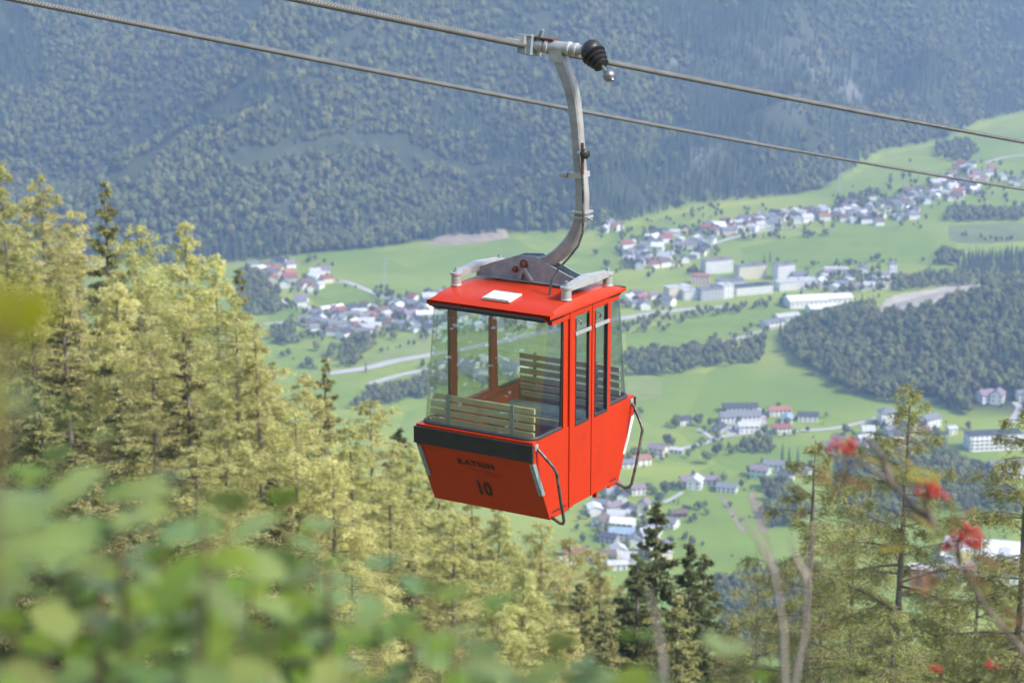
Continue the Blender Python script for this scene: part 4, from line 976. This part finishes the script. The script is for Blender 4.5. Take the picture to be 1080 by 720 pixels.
# lettering on the number panel
def lettering(txt, size, xc, z, m, name, bold, sx=1.0, spacing=1.0, shear=0.0):
    cu = bpy.data.curves.new(name, 'FONT'); cu.body = txt; cu.size = size; cu.align_x = 'CENTER'; cu.offset = bold; cu.space_character = spacing; cu.resolution_u = 3
    t = bpy.data.objects.new(name, cu); COL.objects.link(t); dg = bpy.context.evaluated_depsgraph_get()
    me = bpy.data.meshes.new_from_object(t.evaluated_get(dg)); bpy.data.objects.remove(t)
    up = Vector((0, -(YW - YB), ZB)).normalized(); nr = Vector((1, 0, 0)).cross(up); b = Vector((xc, -(YB + (YW - YB) * z / ZB), z))
    for v in me.vertices: v.co = b + Vector((1, 0, 0)) * v.co.x * sx + up * v.co.y + nr * .004
    me.materials.clear(); me.materials.append(m); return link(name, me, G)
lettering('KATRIN', .084, -.018, .458, ink, 'lettering', .004, 1.12, 1.22)
lettering('10', .225, -.012, .155, ink, 'number', .0085, .74, 1.02)
fl = MB(); up = Vector((0, -(YW - YB), ZB)).normalized(); nr = Vector((1, 0, 0)).cross(up)
for k, (xa, xb, z) in enumerate(((-.13, .12, .415), (.02, .2, .385))):
    x = xa
    while x < xb:
        w_ = random.uniform(.008, .022); b = Vector((x + w_ / 2, -(YB + (YW - YB) * z / ZB), z)) + nr * .003
        q = [b + Vector((i * w_ / 2, 0, 0)) + up * j * .006 for i, j in ((-1, -1), (1, -1), (1, 1), (-1, 1))]; fl.add(q, [(0, 1, 2, 3)]); x += w_ + .007
fl.build('small_print', fine, G)

# suspension on the roof
def mount(x, y):
    z = zt_(y) - .012
    o = MB().lathe((x, y, z), (0, 0, 1), [(0, .05), (.012, .052), (.018, .046), (.1, .046), (.106, .056), (.125, .056), (.13, .04)], 14).build('rubber_mount', alu, G, 40)
    MB().lathe((x, y, z + .127), (0, 0, 1), [(0, .03), (.012, .03), (.014, .014), (.045, .014)], 8).build('bolt', steel, o, 40)
for sx in (-1, 1):
    for y in (-.30, .45): mount(sx * .575, y)
    bar = MB(); n = 9
    pts = [(-.30 + .75 * k / (n - 1)) for k in range(n)]
    vv, ff = [], []
    for k, y in enumerate(pts):
        u_ = abs((y - .075) / .375); hgt = .075 - .03 * u_; zz = 2.035; wd = .035 + .02 * (1 - u_)
        for dx, dz in ((-wd, 0), (wd, 0), (wd, hgt), (-wd, hgt)): vv.append((sx * .575 + dx, y, zz + dz - .02))
    for k in range(n - 1): ff += [(k * 4 + i, k * 4 + (i + 1) % 4, (k + 1) * 4 + (i + 1) % 4, (k + 1) * 4 + i) for i in range(4)]
    ff += [(3, 2, 1, 0), (4 * n - 4, 4 * n - 3, 4 * n - 2, 4 * n - 1)]
    bar.add(vv, ff).build('cross_bar', alu, G)
plate = [(-.56, 1.985), (-.56, 2.045), (-.30, 2.135), (-.12, 2.20), (.06, 2.215), (.14, 2.18), (.40, 2.075), (.56, 2.03), (.56, 1.985)]
for y in (0.0, .15):
    MB().prism(plate, 1, y + .02, y + .035).build('yoke_plate', steel, G); MB().box((0, y + .028, 1.978), (1.1, .06, .012)).build('plate_flange', steel, G)
MB().box((.0, .105, 2.0), (1.0, .12, .05)).build('yoke_base', steel, G)
for x, z, r_ in ((-.05, 2.13, .042), (-.14, 2.075, .03)): MB().lathe((x, .03, z), (0, -1, 0), [(0, r_), (.02, r_), (.022, r_ * .6), (.055, r_ * .6)], 10).build('pivot_pin', rust, G, 40)
MB().prism([(-.10, 1.995), (-.06, 2.10), (-.03, 2.10), (.05, 1.99), (.02, 1.985), (-.045, 2.06), (-.07, 1.99)], 1, -.01, .018).build('stay', steel, G)
# hanger arm
hp = [(-.05, 2.13), (.08, 2.145), (.20, 2.19), (.32, 2.285), (.43, 2.42), (.495, 2.58), (.512, 2.78), (.498, 2.95), (.478, 3.12), (.462, 3.30), (.447, 3.45), (.42, 3.63), (.377, 3.78), (.325, 3.90), (.27, 4.02)]
hp = [(p[0], .085, p[1]) for p in hp]
sq = [(-1, -.7), (-.7, -1), (.7, -1), (1, -.7), (1, .7), (.7, 1), (-.7, 1), (-1, .7)]
hs = smooth_path([(p[0], p[2]) for p in hp], 5); hs = [(p[0], .085, p[1]) for p in hs]
arm = MB().tube(hs, [.052 + .004 * math.sin(k / 9) for k in range(len(hs))], 8, prof=sq).build('hanger_arm', arms, G, 35)
MB().box((.475, .085, 2.985), (.14, .15, .05), Matrix.Rotation(-.06, 3, 'Y')).lathe((.40, .02, 2.985), (-1, 0, 0), [(0, .03), (.05, .03), (.055, .018), (.08, .018)], 8).build('clamp', alu, G)
MB().box((.508, .085, 2.655), (.15, .15, .018)).box((.508, .085, 2.61), (.15, .15, .018)).tube([(.56, .0, 2.63), (.67, -.02, 2.615)], .01, 6).build('clamp', alu, G)
MB().tube([(.50, .03, 3.19), (.57, .0, 3.19)], .022, 8).build('knob_stem', alu, G); MB().lathe((.56, .0, 3.19), (1, -.3, 0), [(0, .03), (.01, .044), (.05, .044), (.06, .03)], 12).build('knob', black, G, 40)
MB().tube([p for p in [(q[0], q[1], q[2]) for q in [(.545, .02, 3.02), (.565, .0, 2.9), (.585, -.03, 2.75), (.60, -.05, 2.62), (.605, -.07, 2.5), (.575, -.10, 2.38), (.50, -.14, 2.27), (.42, -.18, 2.17), (.375, -.22, 2.06), (.365, -.24, 1.93)]]], .011, 8).build('door_cable', pipe, G, 60)
MB().tube([(.545, .02, 3.28), (.548, .02, 3.0)], .016, 8).build('cable_end', rust, G)
# the two ropes
rope_m = mat('wire_rope', (.17, .17, .165), .4, .3, vary=.2, scale=3)
def ropez(k, y): return (4.105 - .1975 * y + .000286 * y * y) if k == 0 else (4.01537 - .21904 * y + .000338 * y * y)
def rope(k, x, y0, y1, rad, label):
    ysr = [y0]
    while ysr[-1] < y1: ysr.append(ysr[-1] + (.014 if -7 < ysr[-1] < 9 + 6 * k else .1 if ysr[-1] < 40 else .5))
    n = 24; vv = []
    for i, y in enumerate(ysr):
        c = Vector((x, y, ropez(k, y)))
        for j in range(n):
            a = 2 * math.pi * j / n; rr = rad * (1 + .17 * math.cos(6 * a)); a += y * 24.0
            vv.append(c + Vector((math.cos(a) * rr, 0, math.sin(a) * rr)))
    m = len(ysr); vv = np.array(vv)
    ff = np.array([(i * n + j, i * n + (j + 1) % n, (i + 1) * n + (j + 1) % n, (i + 1) * n + j) for i in range(m - 1) for j in range(n)])
    o = link('wire_rope', qmesh('wire_rope', vv, ff, rope_m, smooth=True), None, CAB, (0, 0, -YAW))
    tag(o, label, 'cable', 'ropes of the cable car')
rope(0, -.04, -30, 420, .028, 'nearer grey twisted wire rope that carries the red cabin')
rope(1, -4.04, -34, 420, .027, 'farther grey wire rope passing behind the hanger arm')
# grip that holds the cabin to the rope
rx = -.04; tilt = Matrix.Rotation(-.195, 3, 'X')
def gb_(c, d): return MB().box(Vector((rx, .085, 4.09)) + tilt @ Vector(c), d, tilt)
gb_((-.02, -.02, .035), (.10, .26, .07)).build('grip_jaw', alu, G); gb_((-.01, -.0, -.05), (.085, .22, .06)).build('grip_jaw', steel, G)
gb_((.05, .0, -.0), (.05, .20, .17)).build('grip_block', steel, G); gb_((-.03, -.26, .02), (.045, .26, .028)).build('jaw_tongue', steel, G)
gb_((-.04, .26, .02), (.045, .22, .028)).build('jaw_tongue', steel, G)
gb_((.0, -.10, .085), (.16, .03, .02)).build('grip_lug', alu, G)
MB().add([(.05, .05, 4.15), (.09, .05, 4.15), (.12, .05, 4.235), (.10, .05, 4.24), (.05, .09, 4.15), (.09, .09, 4.15), (.12, .09, 4.235), (.10, .09, 4.24)], [(0, 1, 2, 3), (7, 6, 5, 4), (0, 4, 5, 1), (1, 5, 6, 2), (2, 6, 7, 3), (3, 7, 4, 0)]).build('grip_fin', steel, G)
gx_ = Vector((.02, .085, 4.10)); ga = Vector((1, 0, -.045))
MB().lathe(gx_, ga, [(0, .05), (.03, .062), (.09, .062), (.095, .05), (.12, .05), (.125, .07), (.15, .07), (.155, .058), (.33, .058), (.335, .066), (.36, .066), (.365, .05), (.40, .05), (.405, .062), (.43, .062), (.435, .045), (.52, .045)], 16).build('spring_housing', alu, G, 30)
MB().box((.12, .085, 4.165), (.22, .10, .014), Matrix.Rotation(.06, 3, 'Y')).build('cover_plate', rust, G)
MB().box((.26, .085, 4.02), (.13, .12, .10)).build('hanger_head', alu, G)
bo = gx_ + ga * .50
MB().lathe(bo, ga, [(0, .05), (.015, .085), (.05, .105), (.10, .108), (.135, .09), (.15, .06)], 18).build('boot', black, G, 50)
bd = Vector((.72, -.25, -.62)).normalized(); b0 = bo + Vector((.09, -.02, -.01)); pr = []
for k in range(4): pr += [(.022 + k * .042, .112 - .013 * k), (.030 + k * .042, .112 - .013 * k), (.046 + k * .042, .070 - .010 * k)]
MB().lathe(b0, bd, [(0, .085)] + pr, 16).build('bellows', black, G, 40)
MB().lathe(b0 + bd * .17, bd, [(0, .018), (.09, .018)], 8).build('lever', chrome, G, 40)
bp_ = b0 + bd * .285
MB().lathe(bp_ - bd * .055, bd, [(.0, .012), (.008, .03), (.025, .048), (.05, .056), (.075, .05), (.092, .034), (.10, .018), (.118, .016)], 14).build('lever_ball', chrome, G, 60)

# ------------------------------------------------------------------ shrub close to the lens
def leafmesh(name, L, Wd, m, lobes=0, seed=0):
    rs = random.Random(seed); n = 7; v = []; f = []
    for i in range(n + 1):
        t = i / n; w = Wd * math.sin(math.pi * min(1, t * .94 + .03)) ** .8 * (1 - .25 * t); z = -.25 * L * t * t
        if lobes: w *= 1 + .22 * math.sin(t * 11)
        v += [(-w, t * L, z + .16 * w), (0, t * L, z), (w, t * L, z + .16 * w)]
    for i in range(n):
        for k in (0, 1): f.append((3 * i + k, 3 * i + k + 1, 3 * i + k + 4, 3 * i + k + 3))
    me = MB().add(v, f).mesh(name, m, 60); return me
M['leaf_a'] = mat('pale_green_leaf', (.19, .28, .085), .45, vary=.25, scale=9, transl=.35, objrand=.3, spec=.45)
M['leaf_b'] = mat('fresh_green_leaf', (.20, .32, .045), .55, vary=.25, scale=9, transl=.45, objrand=.2, spec=.4)
M['leaf_y'] = mat('yellow_leaf', (.42, .38, .05), .6, vary=.25, scale=9, transl=.4, objrand=.2)
M['leaf_o'] = mat('orange_leaf', (.27, .15, .06), .6, vary=.3, scale=9, transl=.4, objrand=.2)
M['stem'] = mat('shrub_stem', (.17, .12, .07), .85, vary=.3, scale=20)
M['pale_stem'] = mat('pale_bark', (.40, .35, .31), .85, vary=.2, scale=12)
M['rowan_bark'] = mat('rowan_bark', (.20, .16, .14), .8, vary=.3, scale=20)
M['berry'] = mat('rowan_berries', (.46, .045, .025), .35, objrand=.12, vary=.2, scale=30)
LM = [leafmesh('leaf', .085, .034, M['leaf_a'], 1, 1), leafmesh('leaf', .075, .028, M['leaf_b'], 0, 2), leafmesh('leaf', .095, .036, M['leaf_a'], 1, 3)]
def wpt(u, v, D): d = ray(u, v); return Vector(d * (D / d[1]))
def shrub(shoots, label, name='leafy_shrub', seed=5, mats=LM, step=.045, nl=8, lscale=1.0, bx=.8):
    rs = random.Random(seed); c = wpt(*shoots[0]); b = Vector((c.x, c.y, float(H(c.x, c.y))))
    r = tag(empty(name, b), label, 'shrub')
    for (u, v, D) in shoots:
        t = wpt(u, v, D); q = Vector((t.x * bx + rs.uniform(-.15, .15) + b.x * .2, t.y + rs.uniform(-.1, .25), 0)); q.z = float(H(q.x, q.y)) - .05
        mid = q.lerp(t, .55) + Vector((rs.uniform(-.06, .06), rs.uniform(-.05, .05), .05))
        path = [q, q.lerp(mid, .5) + Vector((.02, 0, 0)), mid, mid.lerp(t, .55) + Vector((0, .01, .015)), t]
        path = [p - b for p in path]
        MB().tube(path, [.009, .008, .006, .004, .002], 6).build('stem', M['stem'], r, 60)
        for k in range(nl):
            s = k * step; seg = (path[4] - path[3]); ln = seg.length; p = path[4] - seg.normalized() * min(s, ln) if s < ln else path[3].lerp(path[2], min(1, (s - ln) / (path[3] - path[2]).length))
            az = k * 2.4 + rs.uniform(-.5, .5); tl = rs.uniform(-.55, .35)
            link('leaf', rs.choice(mats), r, p, (tl, rs.uniform(-.3, .3), az), rs.uniform(.75, 1.25) * lscale)
    return r
rs = random.Random(11); env = [(-40, 455), (60, 470), (110, 462), (180, 505), (240, 520), (300, 515), (340, 560), (400, 600), (460, 615), (520, 645), (600, 668), (680, 672), (760, 690)]
sh = []
for (u, v) in env:
    sh.append((u, v, rs.uniform(2.7, 3.3)))
    for k in range(5): sh.append((u + rs.uniform(-45, 45), v + rs.uniform(15, 75 + 40 * (u < 350)) + 26 * k, rs.uniform(2.3, 3.5)))
shrub(sh[:26], 'big blurred pale green shrub close to the lens, filling the bottom corner', nl=11)
shrub(sh[26:52], 'blurred green shrub close to the lens below the larches', nl=11, seed=8)
shrub(sh[52:], 'low blurred green shrub close to the lens along the bottom edge below the cabin', nl=11, seed=9)
shrub([(16, 300, 1.25), (-30, 318, 1.3), (6, 322, 1.2)], 'single blurred yellow green leaf sprig at the picture edge', 'leaf_sprig', 3, [leafmesh('leaf', .085, .034, mat('yellow_green_leaf', (.36, .36, .02), .6, vary=.2, scale=9, transl=.5))], .05, 2, .95, 1.9)
shrub([(8, 425, 1.3), (-25, 440, 1.35)], 'blurred pale leaf sprig below the yellow green one', 'leaf_sprig', 4, LM[:1], .05, 3, .8, 1.9)
# ------------------------------------------------------------------ bare sapling stems and the rowan with berries
def stems(paths, r0, m, label, name, cat):
    b = wpt(*paths[0][0]); b = Vector((b.x, b.y, float(H(b.x, b.y)))); r = tag(empty(name, b), label, cat)
    for i, p in enumerate(paths):
        pts = [wpt(*q) - b for q in p]
        if i == 0 or len(p) > 3: pts = [Vector((pts[0].x * .6, pts[0].y, float(H(pts[0].x + b.x, pts[0].y + b.y)) - b.z - .1))] + pts
        n = len(pts); MB().tube(pts, [r0 * (1 - .8 * k / (n - 1)) for k in range(n)], 7).build('stem', m, r, 60)
    return r, b
stems([[(828, 730, 4.2), (826, 660, 4.2), (816, 600, 4.2), (806, 555, 4.2), (797, 522, 4.2)], [(838, 720, 4.3), (850, 660, 4.3), (852, 600, 4.3), (858, 560, 4.3), (862, 528, 4.3)],
       [(817, 604, 4.2), (800, 570, 4.2), (775, 535, 4.2)], [(851, 610, 4.3), (838, 585, 4.3), (832, 560, 4.3)]], .0068, M['pale_stem'], 'bare pale forked sapling stems, blurred, before the gnarled larch', 'bare_sapling', 'sapling')
stems([[(702, 740, 3.6), (698, 690, 3.6), (692, 655, 3.6), (683, 618, 3.6)]], .0075, M['pale_stem'], 'short bare pinkish stem before the dark spruces', 'bare_sapling', 'sapling')
r, b = stems([[(1100, 720, 5.4), (1078, 685, 5.4), (1040, 640, 5.4), (1012, 592, 5.4), (985, 555, 5.4)], [(1012, 592, 5.4), (1010, 575, 5.35), (1020, 560, 5.35)], [(985, 555, 5.4), (975, 530, 5.4), (982, 516, 5.4)], [(985, 555, 5.4), (940, 510, 5.45), (890, 472, 5.5)], [(940, 510, 5.45), (930, 480, 5.5), (915, 460, 5.5)], [(985, 555, 5.4), (962, 545, 5.4), (955, 540, 5.4)]],
      .0105, M['rowan_bark'], 'blurred rowan branch with red berry clusters and a few yellow leaves', 'rowan_tree', 'tree')
bv, bf = ico(1)
def berries(u, v, D, ru, rv, n, seed):
    rs = np.random.RandomState(seed); c = np.array(wpt(u, v, D) - b); sc = D / F
    Vv, Ff = [], []
    for k in range(n):
        q = rs.normal(size=3); q = q / np.linalg.norm(q) * rs.rand() ** .4 * np.array([ru, ru, rv]) * sc
        Vv.append(bv * rs.uniform(.0045, .0058) + c + q + [0, 0, -abs(q[0]) * .25]); Ff.append(bf + k * len(bv))
    link('berry_cluster', qmesh('berry_cluster', np.concatenate(Vv), np.concatenate(Ff), M['berry'], smooth=True), r)
berries(887, 470, 5.5, 16, 9, 46, 1); berries(982, 515, 5.4, 21, 11, 80, 2); berries(1020, 563, 5.35, 20, 14, 90, 3); berries(897, 467, 5.5, 10, 6, 18, 4); berries(1002, 574, 5.35, 10, 8, 22, 5); berries(1046, 700, 5.4, 8, 5, 10, 6); berries(985, 704, 5.3, 10, 4, 14, 7)
def pinnate(m, L=.13):
    mb = MB(); mb.tube([(0, 0, 0), (0, L * .6, .005), (0, L, -.02)], [.0016, .0012, .0008], 4)
    for k in range(6):
        for s in (-1, 1):
            y = L * (.25 + .13 * k); a = Vector((s, .5, -.15)).normalized(); q = Vector((.5, -s, 0)).normalized() * .007; o = Vector((0, y, -.002 * k)); l = .042 - .003 * abs(k - 2)
            mb.add([o, o + a * l * .5 + q, o + a * l, o + a * l * .5 - q], [(0, 1, 2, 3)])
    return mb.mesh('leaf', m)
PL = {k: pinnate(M[k]) for k in ('leaf_y', 'leaf_o', 'leaf_b')}
for i, (u, v, D, k) in enumerate([(870, 490, 5.5, 'leaf_o'), (862, 480, 5.5, 'leaf_o'), (905, 478, 5.5, 'leaf_y'), (935, 486, 5.5, 'leaf_y'), (948, 496, 5.45, 'leaf_y'), (962, 540, 5.4, 'leaf_y'), (985, 572, 5.4, 'leaf_y'), (975, 588, 5.4, 'leaf_o'), (1010, 535, 5.4, 'leaf_y'), (1026, 533, 5.4, 'leaf_o'),
                                  (993, 560, 5.4, 'leaf_o'), (955, 500, 5.5, 'leaf_o'), (878, 500, 5.5, 'leaf_o'), (1055, 640, 5.4, 'leaf_o'), (1066, 655, 5.4, 'leaf_o'), (1040, 630, 5.4, 'leaf_y'), (990, 600, 5.4, 'leaf_o'), (930, 470, 5.5, 'leaf_y'), (990, 535, 5.4, 'leaf_o'), (970, 560, 5.4, 'leaf_o'), (1000, 590, 5.4, 'leaf_o'), (1030, 580, 5.4, 'leaf_o'), (880, 480, 5.5, 'leaf_o'), (966, 575, 5.4, 'leaf_y'), (895, 485, 5.5, 'leaf_o'), (1015, 548, 5.4, 'leaf_y')]):
    link('leaf', PL[k], r, wpt(u, v, D) - b, (random.uniform(-.8, .3), random.uniform(-.6, .6), random.uniform(0, 6.28)), random.uniform(.6, .95))
